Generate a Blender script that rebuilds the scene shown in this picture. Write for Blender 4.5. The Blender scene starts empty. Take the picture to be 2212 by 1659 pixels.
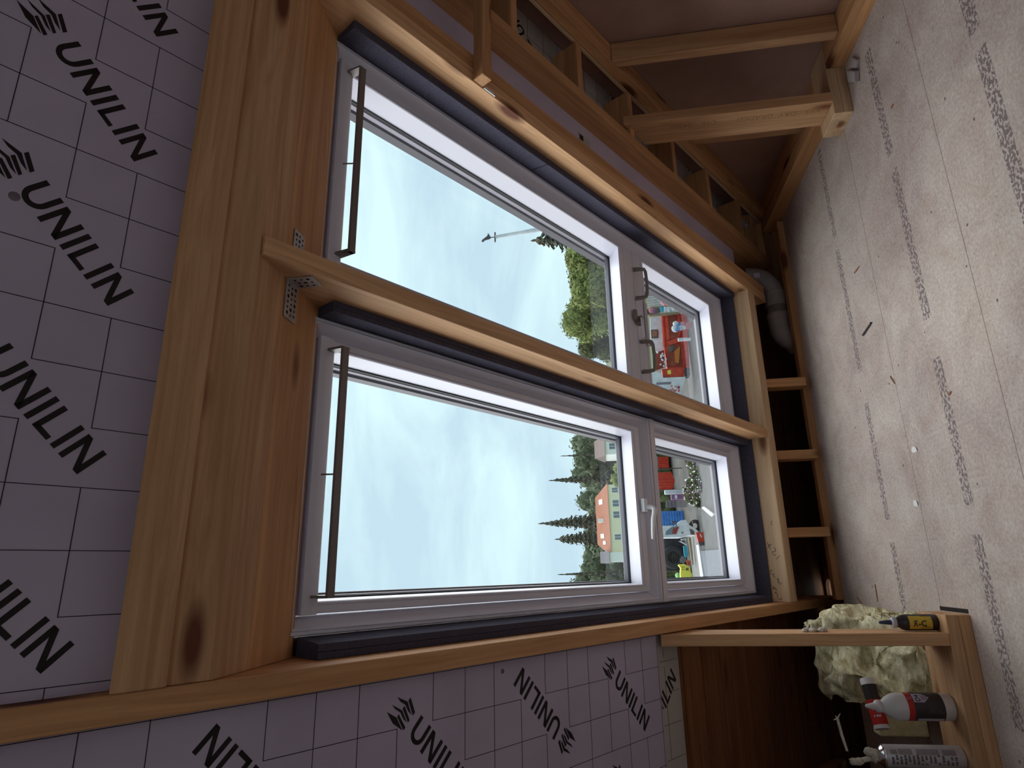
import bpy, bmesh, math, random
from mathutils import Vector, Matrix, noise
# ---------------------------------------------------------------- camera
SC = bpy.context.scene
COL = SC.collection
W_PX, H_PX, F_PX = 2212, 1659, 1347.2
EYE = 1.16                                   # eye height above the chipboard floor
R0 = Vector((-0.0181, 0.1490, -0.9887)); R1 = Vector((-0.9577, 0.2814, 0.0600)); R2 = Vector((0.2872, 0.9480, 0.1376))
R2.normalize(); R0 = (R0 - R0.dot(R2) * R2).normalized(); R1 = R2.cross(R0).normalized()
cam_d = bpy.data.cameras.new('camera'); cam = bpy.data.objects.new('camera', cam_d); COL.objects.link(cam)
cam_d.sensor_width = 36.0; cam_d.lens = F_PX / W_PX * 36.0; cam_d.clip_end = 600; cam_d.clip_start = 0.02
m = Matrix((R0, -R1, -R2)).transposed().to_4x4(); m.translation = Vector((0, 0, EYE)); cam.matrix_world = m
SC.camera = cam
# ---------------------------------------------------------------- light
SC.view_settings.view_transform = 'Standard'; SC.view_settings.look = 'None'
SC.view_settings.gamma = 1.0; SC.view_settings.use_curve_mapping = False
SC.view_settings.exposure = 0.0
SC.cycles.max_bounces = 10; SC.cycles.diffuse_bounces = 6; SC.cycles.glossy_bounces = 3
SC.cycles.transparent_max_bounces = 16; SC.cycles.sample_clamp_indirect = 6.0

world = bpy.data.worlds.new('overcast_sky'); SC.world = world; world.use_nodes = True
wn = world.node_tree.nodes; wl = world.node_tree.links; wn.clear()
def N(nt, typ, **kw):
    n = nt.nodes.new(typ)
    for k, v in kw.items():
        if k in n.inputs: n.inputs[k].default_value = v
        else: setattr(n, k, v)
    return n
nt = world.node_tree
tc = N(nt, 'ShaderNodeTexCoord'); mp = N(nt, 'ShaderNodeMapping'); mp.inputs['Scale'].default_value = (1.3, 1.3, 4.2)
nz = N(nt, 'ShaderNodeTexNoise', Scale=2.1, Detail=5.0, Roughness=0.55, Distortion=0.35)
rp = N(nt, 'ShaderNodeValToRGB')
rp.color_ramp.elements[0].position = 0.38; rp.color_ramp.elements[0].color = (0.56, 0.735, 0.86, 1)
rp.color_ramp.elements[1].position = 0.62; rp.color_ramp.elements[1].color = (0.74, 0.96, 1.0, 1)
bg = N(nt, 'ShaderNodeBackground', Strength=1.12); wo = N(nt, 'ShaderNodeOutputWorld')
wl.new(tc.outputs['Generated'], mp.inputs['Vector']); wl.new(mp.outputs[0], nz.inputs['Vector'])
wl.new(nz.outputs['Fac'], rp.inputs['Fac']); wl.new(rp.outputs['Color'], bg.inputs['Color']); wl.new(bg.outputs[0], wo.inputs['Surface'])

sun_d = bpy.data.lights.new('sun', 'SUN'); sun = bpy.data.objects.new('sun', sun_d); COL.objects.link(sun)
sun_d.energy = 7.2; sun_d.angle = math.radians(130); sun_d.color = (0.98, 0.94, 0.94)
sun.rotation_euler = Vector((0.12, -0.76, -0.62)).to_track_quat('-Z', 'Y').to_euler()

# ---------------------------------------------------------------- helpers
PI = math.pi
TH = math.radians(33.93); CT, ST = math.cos(TH), math.sin(TH)
XV = Vector((1, 0, 0)); YV = Vector((0, 1, 0)); ZV = Vector((0, 0, 1))
DV = Vector((0, CT, -ST)); NV = Vector((0, ST, CT))          # down the roof slope, and out through the roof
def S(x, s, n): return XV * x + DV * s + NV * n + Vector((0, 0, EYE))
def Wd(x, y, z): return Vector((x, y, z + EYE))              # camera-height based coordinates
def ray(px, py):
    a = (px - W_PX / 2) / F_PX; b = (py - H_PX / 2) / F_PX
    return R0 * a + R1 * b + R2
def at_y(px, py, y): d = ray(px, py); return d * (y / d.y) + Vector((0, 0, EYE))
def at_z(px, py, z): d = ray(px, py); return d * ((z - EYE) / d.z) + Vector((0, 0, EYE))
def at_n(px, py, n): d = ray(px, py); return d * (n / d.dot(NV)) + Vector((0, 0, EYE))
def at_s(px, py, s): d = ray(px, py); return d * (s / d.dot(DV)) + Vector((0, 0, EYE))

def tag(o, label=None, cat=None, group=None, kind=None):
    if label: o['label'] = label
    if cat: o['category'] = cat
    if group: o['group'] = group
    if kind: o['kind'] = kind
    return o
def empty(name, loc, label=None, cat=None, group=None, kind=None, rot=None):
    o = bpy.data.objects.new(name, None); COL.objects.link(o); o.location = loc
    if rot is not None: o.rotation_euler = rot
    o.empty_display_size = 0.05
    return tag(o, label, cat, group, kind)

class MB:
    """collects geometry (world or local coordinates), becomes ONE mesh object"""
    def __init__(s): s.v = []; s.f = []; s.m = []; s.sm = []
    def add(s, vs, fs, mi=0, smooth=False):
        b = len(s.v); s.v += [Vector(p) for p in vs]
        for f in fs: s.f.append([b + i for i in f]); s.m.append(mi); s.sm.append(smooth)
        return s
    def box(s, o, a, b, c, mi=0):
        """box with corner o and edge vectors a, b, c"""
        o = Vector(o); P = [o, o + a, o + a + b, o + b, o + c, o + a + c, o + a + b + c, o + b + c]
        F = [(0, 3, 2, 1), (4, 5, 6, 7), (0, 1, 5, 4), (1, 2, 6, 5), (2, 3, 7, 6), (3, 0, 4, 7)]
        if a.cross(b).dot(c) < 0: F = [tuple(reversed(f)) for f in F]
        return s.add(P, F, mi)
    def abox(s, x0, x1, y0, y1, z0, z1, mi=0):
        return s.box((x0, y0, z0), Vector((x1 - x0, 0, 0)), Vector((0, y1 - y0, 0)), Vector((0, 0, z1 - z0)), mi)
    def sbox(s, x0, x1, s0, s1, n0, n1, mi=0):
        return s.box(S(x0, s0, n0), XV * (x1 - x0), DV * (s1 - s0), NV * (n1 - n0), mi)
    def prism(s, poly, ext, mi=0, smooth=False):
        """poly: list of 3-D points, ext: extrusion vector"""
        n = len(poly); P = [Vector(p) for p in poly]; Q = [p + ext for p in P]
        nn = Vector((0, 0, 0))
        for i in range(n): nn += P[i].cross(P[(i + 1) % n])
        fs = [list(range(n))[::-1], list(range(n, 2 * n))] + [[i, (i + 1) % n, n + (i + 1) % n, n + i] for i in range(n)]
        if nn.dot(ext) < 0: fs = [f[::-1] for f in fs]
        return s.add(P + Q, fs, mi, smooth)
    def tube(s, pts, r, seg=10, mi=0, caps=True, smooth=True):
        pts = [Vector(p) for p in pts]; rs = r if isinstance(r, (list, tuple)) else [r] * len(pts)
        ring = []; up = None
        for i, p in enumerate(pts):
            t = (pts[min(i + 1, len(pts) - 1)] - pts[max(i - 1, 0)]).normalized()
            if up is None: up = t.orthogonal().normalized()
            up = (up - up.dot(t) * t).normalized(); sd = t.cross(up)
            ring.append([p + (up * math.cos(k * 2 * PI / seg) + sd * math.sin(k * 2 * PI / seg)) * rs[i] for k in range(seg)])
        V = [q for r_ in ring for q in r_]; F = []
        for i in range(len(pts) - 1):
            for k in range(seg):
                k2 = (k + 1) % seg; F.append((i * seg + k, i * seg + k2, (i + 1) * seg + k2, (i + 1) * seg + k))
        s.add(V, F, mi, smooth)
        if caps:
            s.add(ring[0], [list(range(seg))[::-1]], mi); s.add(ring[-1], [list(range(seg))], mi)
        return s
    def lathe(s, prof, c=(0, 0, 0), seg=28, mi=0, axis=None, smooth=True, a0=0, a1=2 * PI):
        """prof: (radius, height) pairs about axis through c"""
        c = Vector(c); az = (axis or ZV).normalized(); ax = az.orthogonal().normalized() if axis else XV; ay = az.cross(ax)
        full = abs(a1 - a0 - 2 * PI) < 1e-6; ns = seg if full else seg + 1
        V = []
        for (r, h) in prof:
            for k in range(ns):
                an = a0 + (a1 - a0) * k / seg
                V.append(c + az * h + (ax * math.cos(an) + ay * math.sin(an)) * r)
        F = []
        for i in range(len(prof) - 1):
            for k in range(seg):
                k2 = (k + 1) % ns; F.append((i * ns + k, i * ns + k2, (i + 1) * ns + k2, (i + 1) * ns + k))
        return s.add(V, F, mi, smooth)
    def blob(s, c, r, sub=2, amp=0.25, freq=2.0, seed=0, mi=0, sc=(1, 1, 1)):
        bm = bmesh.new(); bmesh.ops.create_icosphere(bm, subdivisions=sub, radius=1.0)
        vs = []
        for v in bm.verts:
            d = v.co.normalized(); k = 1 + amp * noise.noise(d * freq + Vector((seed * 7.3, seed * 3.1, seed)))
            k += amp * 0.5 * noise.noise(d * freq * 2.7 + Vector((seed, seed * 5.7, seed * 2.0)))
            vs.append(Vector(c) + Vector((d.x * sc[0], d.y * sc[1], d.z * sc[2])) * r * k)
        fs = [[v.index for v in f.verts] for f in bm.faces]; bm.free()
        return s.add(vs, fs, mi, True)
    def text(s, txt, o, a, b, size, mi=0, bold=0.0, center=False):
        """flat lettering: baseline origin o, reading direction a, letter-up direction b"""
        vs, fs = glyphs(txt, bold)
        if center and vs:
            mx = (min(p[0] for p in vs) + max(p[0] for p in vs)) / 2
        else: mx = 0
        return s.add([Vector(o) + a * ((p[0] - mx) * size) + b * (p[1] * size) for p in vs], fs, mi)
    def build(s, name, mats, parent=None, bevel=0.0, loc=None, keep=False):
        """mesh object; origin at the middle of its footprint unless it has a parent"""
        me = bpy.data.meshes.new(name)
        vs = s.v
        if loc is None:
            if parent is not None: loc = None
            elif not keep:
                xs = [p.x for p in vs]; ys = [p.y for p in vs]; zs = [p.z for p in vs]
                loc = Vector(((min(xs) + max(xs)) / 2, (min(ys) + max(ys)) / 2, min(zs)))
        off = Vector((0, 0, 0))
        if parent is not None and not keep: off = world_loc(parent)
        elif loc is not None: off = loc
        me.from_pydata([p - off for p in vs], [], s.f)
        for mt in (mats if isinstance(mats, (list, tuple)) else [mats]): me.materials.append(mt)
        for i, p in enumerate(me.polygons): p.material_index = s.m[i]; p.use_smooth = s.sm[i]
        me.update()
        o = bpy.data.objects.new(name, me); COL.objects.link(o)
        if parent is not None: o.parent = parent
        elif loc is not None: o.location = loc
        if bevel:
            bv = o.modifiers.new('bevel', 'BEVEL'); bv.width = bevel; bv.segments = 2; bv.limit_method = 'ANGLE'; bv.angle_limit = math.radians(40)
        return o
def world_loc(o):
    v = Vector((0, 0, 0))
    while o is not None: v += o.location; o = o.parent
    return v
_gl = {}
def glyphs(txt, bold=0.0):
    k = (txt, bold)
    if k not in _gl:
        cu = bpy.data.curves.new('t', 'FONT'); cu.body = txt; cu.size = 1.0; cu.offset = bold; cu.resolution_u = 3
        ob = bpy.data.objects.new('t', cu); COL.objects.link(ob)
        dg = bpy.context.evaluated_depsgraph_get(); dg.update()
        me = bpy.data.meshes.new_from_object(ob.evaluated_get(dg))
        _gl[k] = ([(v.co.x, v.co.y) for v in me.vertices], [list(p.vertices) for p in me.polygons])
        bpy.data.objects.remove(ob); bpy.data.curves.remove(cu); bpy.data.meshes.remove(me)
    return _gl[k]
def copy_tree(o, parent=None):
    c = o.copy(); COL.objects.link(c); c.parent = parent
    for ch in list(o.children): copy_tree(ch, c)
    return c

# ---------------------------------------------------------------- materials
def mat(name, base=(0.5, 0.5, 0.5), rough=0.6, metal=0.0, spec=0.3):
    mt = bpy.data.materials.new(name); mt.use_nodes = True; b = mt.node_tree.nodes['Principled BSDF']
    b.inputs['Base Color'].default_value = (*base, 1); b.inputs['Roughness'].default_value = rough
    b.inputs['Metallic'].default_value = metal; b.inputs['Specular IOR Level'].default_value = spec
    return mt
def noisy(mt, c0, c1, scale=8.0, detail=4.0, lo=0.35, hi=0.65, bump=0.0, stretch=(1, 1, 1), dist=0.002, coord='Object'):
    nt = mt.node_tree; b = nt.nodes['Principled BSDF']
    tc = N(nt, 'ShaderNodeTexCoord'); mp = N(nt, 'ShaderNodeMapping'); mp.inputs['Scale'].default_value = stretch
    nz = N(nt, 'ShaderNodeTexNoise', Scale=scale, Detail=detail, Roughness=0.6); rp = N(nt, 'ShaderNodeValToRGB')
    rp.color_ramp.elements[0].position = lo; rp.color_ramp.elements[0].color = (*c0, 1)
    rp.color_ramp.elements[1].position = hi; rp.color_ramp.elements[1].color = (*c1, 1)
    L = nt.links.new
    L(tc.outputs[coord], mp.inputs['Vector']); L(mp.outputs[0], nz.inputs['Vector']); L(nz.outputs['Fac'], rp.inputs['Fac']); L(rp.outputs['Color'], b.inputs['Base Color'])
    if bump:
        bp = N(nt, 'ShaderNodeBump', Strength=bump, Distance=dist); L(nz.outputs['Fac'], bp.inputs['Height']); L(bp.outputs[0], b.inputs['Normal'])
    return mt

def wood(name, pale, dark, knot, rough=0.62, knots=1.0, grain=1.0, ks=3.6):
    """softwood; grain runs along the object's local X"""
    mt = mat(name, pale, rough, spec=0.25); nt = mt.node_tree; b = nt.nodes['Principled BSDF']; L = nt.links.new
    tc = N(nt, 'ShaderNodeTexCoord'); oi = N(nt, 'ShaderNodeObjectInfo')
    ml = N(nt, 'ShaderNodeMath', operation='MULTIPLY'); ml.inputs[1].default_value = 37.0; L(oi.outputs['Random'], ml.inputs[0])
    ad = N(nt, 'ShaderNodeVectorMath', operation='ADD'); L(tc.outputs['Object'], ad.inputs[0]); L(ml.outputs[0], ad.inputs[1])
    mk = N(nt, 'ShaderNodeMapping'); mk.inputs['Scale'].default_value = (ks * 0.62, ks * 2.0, ks * 2.0); L(ad.outputs[0], mk.inputs['Vector'])
    vo = N(nt, 'ShaderNodeTexVoronoi', Scale=1.0); vo.inputs['Randomness'].default_value = 1.0; L(mk.outputs[0], vo.inputs['Vector'])
    # ring warp around the knots
    wp = N(nt, 'ShaderNodeMath', operation='MULTIPLY'); wp.inputs[1].default_value = 0.028; L(vo.outputs['Distance'], wp.inputs[0])
    cb = N(nt, 'ShaderNodeCombineXYZ'); L(wp.outputs[0], cb.inputs['Y']); L(wp.outputs[0], cb.inputs['Z'])
    a2 = N(nt, 'ShaderNodeVectorMath', operation='ADD'); L(ad.outputs[0], a2.inputs[0]); L(cb.outputs[0], a2.inputs[1])
    mg = N(nt, 'ShaderNodeMapping'); mg.inputs['Scale'].default_value = (1.1, 46, 46); L(a2.outputs[0], mg.inputs['Vector'])
    ng = N(nt, 'ShaderNodeTexNoise', Scale=1.6, Detail=6.0, Roughness=0.6, Distortion=0.4); L(mg.outputs[0], ng.inputs['Vector'])
    rg = N(nt, 'ShaderNodeValToRGB'); rg.color_ramp.elements[0].position = 0.30; rg.color_ramp.elements[0].color = (*dark, 1)
    rg.color_ramp.elements[1].position = 0.62; rg.color_ramp.elements[1].color = (*pale, 1); L(ng.outputs['Fac'], rg.inputs['Fac'])
    # broad tone bands along the board
    mb_ = N(nt, 'ShaderNodeMapping'); mb_.inputs['Scale'].default_value = (0.9, 11, 11); L(ad.outputs[0], mb_.inputs['Vector'])
    nb = N(nt, 'ShaderNodeTexNoise', Scale=1.2, Detail=2.0); L(mb_.outputs[0], nb.inputs['Vector'])
    rb = N(nt, 'ShaderNodeValToRGB'); rb.color_ramp.elements[0].position = 0.35; rb.color_ramp.elements[0].color = (0.80, 0.74, 0.68, 1)
    rb.color_ramp.elements[1].position = 0.68; rb.color_ramp.elements[1].color = (1.08, 1.06, 1.04, 1); L(nb.outputs['Fac'], rb.inputs['Fac'])
    mx = N(nt, 'ShaderNodeMix', data_type='RGBA', blend_type='MULTIPLY'); mx.inputs[0].default_value = grain
    L(rg.outputs['Color'], mx.inputs[6]); L(rb.outputs['Color'], mx.inputs[7])
    # per piece brightness
    pr = N(nt, 'ShaderNodeMapRange'); pr.inputs['To Min'].default_value = 0.86; pr.inputs['To Max'].default_value = 1.1; L(oi.outputs['Random'], pr.inputs['Value'])
    hs = N(nt, 'ShaderNodeHueSaturation'); L(mx.outputs[2], hs.inputs['Color']); L(pr.outputs[0], hs.inputs['Value'])
    rk = N(nt, 'ShaderNodeValToRGB'); rk.color_ramp.elements[0].position = 0.09; rk.color_ramp.elements[0].color = (knots, knots, knots, 1)
    rk.color_ramp.elements[1].position = 0.19; rk.color_ramp.elements[1].color = (0, 0, 0, 1); L(vo.outputs['Distance'], rk.inputs['Fac'])
    mk2 = N(nt, 'ShaderNodeMix', data_type='RGBA'); L(rk.outputs['Color'], mk2.inputs[0]); L(hs.outputs['Color'], mk2.inputs[6]); mk2.inputs[7].default_value = (*knot, 1)
    L(mk2.outputs[2], b.inputs['Base Color'])
    bp = N(nt, 'ShaderNodeBump', Strength=0.18, Distance=0.002); L(ng.outputs['Fac'], bp.inputs['Height']); L(bp.outputs[0], b.inputs['Normal'])
    return mt

M = {}
M['pine'] = wood('pine', (0.70, 0.43, 0.24), (0.54, 0.30, 0.15), (0.16, 0.05, 0.025))
M['pine_warm'] = wood('pine_warm', (0.62, 0.345, 0.17), (0.47, 0.235, 0.105), (0.13, 0.04, 0.018))
M['pine_pale'] = wood('pine_pale', (0.72, 0.52, 0.34), (0.60, 0.40, 0.24), (0.20, 0.09, 0.04), ks=3.0)
M['sarking'] = wood('sarking', (0.30, 0.125, 0.06), (0.19, 0.07, 0.032), (0.08, 0.03, 0.015))
M['foil'] = noisy(mat('foil', rough=0.42, spec=0.45), (0.50, 0.43, 0.55), (0.56, 0.485, 0.615), 3.0, 3.0, bump=0.05, dist=0.004)
M['foil_dull'] = noisy(mat('foil_dull', rough=0.55), (0.44, 0.39, 0.36), (0.52, 0.46, 0.43), 6.0, 4.0, bump=0.12, dist=0.004)
M['print'] = mat('print', (0.018, 0.012, 0.014), 0.5)
M['pir_core'] = noisy(mat('pir_core', rough=0.9), (0.50, 0.38, 0.20), (0.62, 0.50, 0.30), 40)
M['foam'] = noisy(mat('foam', rough=0.85, spec=0.1), (0.060, 0.056, 0.082), (0.082, 0.076, 0.108), 120, bump=0.15, dist=0.001)
M['white_lacquer'] = mat('white_lacquer', (0.68, 0.655, 0.74), 0.38, spec=0.5)
M['handle_white'] = mat('handle_white', (0.88, 0.88, 0.90), 0.3, spec=0.5)
M['rubber'] = mat('rubber', (0.012, 0.012, 0.014), 0.5)
M['edge_dark'] = mat('edge_dark', (0.055, 0.045, 0.055), 0.5)
M['spacer'] = mat('spacer', (0.20, 0.18, 0.21), 0.35, metal=0.4)
M['bar_grey'] = mat('bar_grey', (0.20, 0.17, 0.16), 0.45, metal=0.3)
M['handle_grey'] = mat('handle_grey', (0.24, 0.21, 0.19), 0.4, metal=0.3)
M['chrome'] = mat('chrome', (0.8, 0.8, 0.82), 0.18, metal=1.0)
M['galv'] = noisy(mat('galv', rough=0.45, metal=0.6), (0.36, 0.32, 0.31), (0.52, 0.47, 0.46), 30)
M['hole'] = mat('hole', (0.02, 0.012, 0.01), 0.9)
M['hardboard'] = noisy(mat('hardboard', rough=0.8, spec=0.15), (0.33, 0.20, 0.165), (0.39, 0.24, 0.20), 5.0, 5.0)
M['pipe'] = noisy(mat('pipe', rough=0.5), (0.25, 0.22, 0.23), (0.33, 0.29, 0.30), 12)
M['pipe_dark'] = noisy(mat('pipe_dark', rough=0.6), (0.13, 0.11, 0.11), (0.18, 0.15, 0.15), 14)
M['wool'] = noisy(mat('wool', rough=1.0, spec=0.0), (0.48, 0.39, 0.20), (0.95, 0.88, 0.60), 17, 10, 0.34, 0.58, bump=1.0, dist=0.02, stretch=(1, 1.3, 2.4))
M['glass_wool_board'] = noisy(mat('glass_wool_board', rough=1.0), (0.52, 0.45, 0.25), (0.68, 0.60, 0.36), 50, bump=0.4)
M['glob'] = noisy(mat('glob', rough=0.7), (0.50, 0.44, 0.36), (0.70, 0.64, 0.56), 60, bump=0.3)
M['ink'] = mat('ink', (0.02, 0.012, 0.01), 0.8)
M['stamp'] = mat('stamp', (0.34, 0.19, 0.085), 0.8)
M['paper'] = mat('paper', (0.78, 0.76, 0.74), 0.8)

def glass_mat():
    mt = bpy.data.materials.new('glass'); mt.use_nodes = True; nt = mt.node_tree; nt.nodes.clear()
    o = N(nt, 'ShaderNodeOutputMaterial'); t = N(nt, 'ShaderNodeBsdfTransparent'); g = N(nt, 'ShaderNodeBsdfGlossy', Roughness=0.02)
    t.inputs['Color'].default_value = (0.95, 0.985, 0.975, 1)
    mx = N(nt, 'ShaderNodeMixShader'); lw = N(nt, 'ShaderNodeLayerWeight', Blend=0.5)
    pw = N(nt, 'ShaderNodeMath', operation='POWER'); pw.inputs[1].default_value = 5.0; nt.links.new(lw.outputs['Facing'], pw.inputs[0])
    fr = N(nt, 'ShaderNodeMapRange'); fr.inputs['To Min'].default_value = 0.05; fr.inputs['To Max'].default_value = 0.9; nt.links.new(pw.outputs[0], fr.inputs['Value'])
    nt.links.new(fr.outputs[0], mx.inputs[0]); nt.links.new(t.outputs[0], mx.inputs[1]); nt.links.new(g.outputs[0], mx.inputs[2]); nt.links.new(mx.outputs[0], o.inputs['Surface'])
    return mt
M['glass'] = glass_mat()

def chipboard():
    mt = mat('chipboard', (0.5, 0.45, 0.4), 0.75, spec=0.2); nt = mt.node_tree; b = nt.nodes['Principled BSDF']; L = nt.links.new
    ge = N(nt, 'ShaderNodeNewGeometry'); sp = N(nt, 'ShaderNodeSeparateXYZ'); L(ge.outputs['Position'], sp.inputs[0])
    def ramp(src, a, ca, c, cc):
        r = N(nt, 'ShaderNodeValToRGB'); r.color_ramp.elements[0].position = a; r.color_ramp.elements[0].color = (*ca, 1)
        r.color_ramp.elements[1].position = c; r.color_ramp.elements[1].color = (*cc, 1); L(src, r.inputs['Fac']); return r.outputs['Color']
    def nse(scale, detail=4.0, rough=0.6, st=(1, 1, 1), dist=0.0):
        mp = N(nt, 'ShaderNodeMapping'); mp.inputs['Scale'].default_value = st; L(ge.outputs['Position'], mp.inputs['Vector'])
        n = N(nt, 'ShaderNodeTexNoise', Scale=scale, Detail=detail, Roughness=rough, Distortion=dist); L(mp.outputs[0], n.inputs['Vector']); return n.outputs['Fac']
    def mul(a, c, f=1.0):
        mx = N(nt, 'ShaderNodeMix', data_type='RGBA', blend_type='MULTIPLY'); mx.inputs[0].default_value = f; L(a, mx.inputs[6]); L(c, mx.inputs[7]); return mx.outputs[2]
    def mth(op, a, c=None):
        n = N(nt, 'ShaderNodeMath', operation=op)
        for i, q in enumerate((a, c)):
            if q is None: continue
            if isinstance(q, (int, float)): n.inputs[i].default_value = q
            else: L(q, n.inputs[i])
        return n.outputs[0]
    base = ramp(nse(90, 3.0, 0.7), 0.30, (0.45, 0.375, 0.335), 0.70, (0.67, 0.585, 0.54))
    base = mul(base, ramp(nse(420, 2.0), 0.30, (0.80, 0.79, 0.78), 0.62, (1.06, 1.06, 1.06)))
    base = mul(base, ramp(nse(1.6, 5.0, 0.65, dist=0.6), 0.36, (0.80, 0.765, 0.77), 0.62, (1.04, 1.04, 1.03)))
    base = mul(base, ramp(nse(5.5, 6.0, 0.7, dist=1.2), 0.40, (1.03, 1.03, 1.03), 0.70, (0.86, 0.80, 0.76)))
    smud = ramp(nse(2.3, 7.0, 0.72, (2.2, 1.0, 1), 1.6), 0.64, (0, 0, 0), 0.76, (0.5, 0.5, 0.5))
    mx = N(nt, 'ShaderNodeMix', data_type='RGBA'); L(smud, mx.inputs[0]); L(base, mx.inputs[6]); mx.inputs[7].default_value = (0.22, 0.13, 0.10, 1)
    col = mx.outputs[2]
    # rows of faint stamped print, running across the boards
    for (yr, w, st, th) in ((2.863, 0.022, 0.75, 0.50), (2.238, 0.026, 0.8, 0.50), (1.655, 0.028, 0.8, 0.49), (3.30, 0.010, 0.3, 0.55)):
        dy = mth('ABSOLUTE', mth('SUBTRACT', sp.outputs['Y'], yr)); band = mth('LESS_THAN', dy, w)
        gl = mth('GREATER_THAN', nse(75, 2.0, 0.5, (1.0, 1.35, 1)), th)
        gap = mth('GREATER_THAN', nse(3.1, 1.0, 0.5, (1, 0, 0)), 0.43)
        fac = mth('MULTIPLY', mth('MULTIPLY', band, gl), mth('MULTIPLY', gap, st))
        mx = N(nt, 'ShaderNodeMix', data_type='RGBA'); L(fac, mx.inputs[0]); L(col, mx.inputs[6]); mx.inputs[7].default_value = (0.13, 0.10, 0.11, 1); col = mx.outputs[2]
    # board joints: long ones every 0.6 m, butt joints
    sy = mth('ABSOLUTE', mth('SUBTRACT', mth('MODULO', mth('ADD', sp.outputs['Y'], 3.0 - 2.563 + 0.0), 0.62), 0.31 - 0.0))
    jy = mth('LESS_THAN', mth('ABSOLUTE', mth('SUBTRACT', sp.outputs['Y'], 2.562)), 0.0016)
    jy2 = mth('LESS_THAN', mth('ABSOLUTE', mth('SUBTRACT', sp.outputs['Y'], 1.942)), 0.0016)
    jj = mth('MULTIPLY', mth('MAXIMUM', jy, jy2), 0.75)
    mx = N(nt, 'ShaderNodeMix', data_type='RGBA'); L(jj, mx.inputs[0]); L(col, mx.inputs[6]); mx.inputs[7].default_value = (0.12, 0.08, 0.07, 1); col = mx.outputs[2]
    # small dark specks and chips
    vo = N(nt, 'ShaderNodeTexVoronoi', Scale=9.0); L(ge.outputs['Position'], vo.inputs['Vector'])
    spk = mth('LESS_THAN', vo.outputs['Distance'], 0.045)
    mx = N(nt, 'ShaderNodeMix', data_type='RGBA'); L(mth('MULTIPLY', spk, 0.8), mx.inputs[0]); L(col, mx.inputs[6]); mx.inputs[7].default_value = (0.09, 0.05, 0.04, 1); col = mx.outputs[2]
    L(col, b.inputs['Base Color'])
    bp = N(nt, 'ShaderNodeBump', Strength=0.15, Distance=0.001); L(nse(160, 3.0), bp.inputs['Height']); L(bp.outputs[0], b.inputs['Normal'])
    return mt
M['chipboard'] = chipboard()

# ---------------------------------------------------------------- lumber
def lumber(name, label, cat, o, a, b, c, L, Wb, T, mt='pine', group=None, parent=None, bev=0.0018):
    """sawn timber: corner o, axes a (grain), b, c (right-handed), sizes L, Wb, T; its own local frame"""
    me = bpy.data.meshes.new(name); bm = bmesh.new()
    bmesh.ops.create_cube(bm, size=1.0)
    for v in bm.verts: v.co = Vector((v.co.x * L, v.co.y * Wb, (v.co.z + 0.5) * T))
    if bev: bmesh.ops.bevel(bm, geom=list(bm.edges), offset=bev, segments=1, affect='EDGES')
    bm.to_mesh(me); bm.free(); me.materials.append(M[mt])
    ob = bpy.data.objects.new(name, me); COL.objects.link(ob)
    mw = Matrix((a, b, c)).transposed().to_4x4(); mw.translation = Vector(o) + a * L / 2 + b * Wb / 2
    ob.matrix_world = mw
    if parent is not None: ob.parent = parent; ob.matrix_parent_inverse = parent.matrix_world.inverted()
    else: tag(ob, label, cat, group)
    return ob
def rafter(label, x0, x1, s0, s1, n0, n1, mt='pine_warm', name='rafter', cat='rafter', group=None):
    # local x = slope, y = N, z = X
    return lumber(name, label, cat, S(x0, s0, n0), DV, NV, XV, s1 - s0, n1 - n0, x1 - x0, mt, group)
def post_z(label, x0, x1, y0, y1, z0, z1, mt='pine', name='wall_stud', cat='stud', group=None, slope=False):
    # local x = up, y = X, z = Y  (Z x X = Y)
    o = lumber(name, label, cat, Wd(x0, y0, z0), ZV, XV, YV, z1 - z0, x1 - x0, y1 - y0, mt, group)
    if slope:                                          # top cut along the roof slope; z1 holds at the far side y1
        for v in o.data.vertices:
            if v.co.x > 0: v.co.x += (y1 - y0 - v.co.z) * ST / CT
    return o
def plate_y(label, x0, x1, y0, y1, z0, z1, mt='pine', name='bottom_plate', cat='plate', group=None):
    return lumber(name, label, cat, Wd(x0, y0, z0), YV, ZV, XV, y1 - y0, z1 - z0, x1 - x0, mt, group)
def plate_x(label, x0, x1, y0, y1, z0, z1, mt='pine', name='bottom_plate', cat='plate', group=None):
    return lumber(name, label, cat, Wd(x0, y0, z0), XV, YV, ZV, x1 - x0, y1 - y0, z1 - z0, mt, group)
FZ = -EYE

# ================================================================ SETTING
# floor deck of chipboard; ends in front of the eaves
fb = MB(); fb.box(Wd(-2.2, -2.8, FZ - 0.022), XV * 6.2, YV * (3.55 + 2.8), ZV * 0.022)
tag(fb.build('floor', M['chipboard']), 'grey chipboard floor with stamped print and dirt smears', 'floor', kind='structure')
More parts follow.
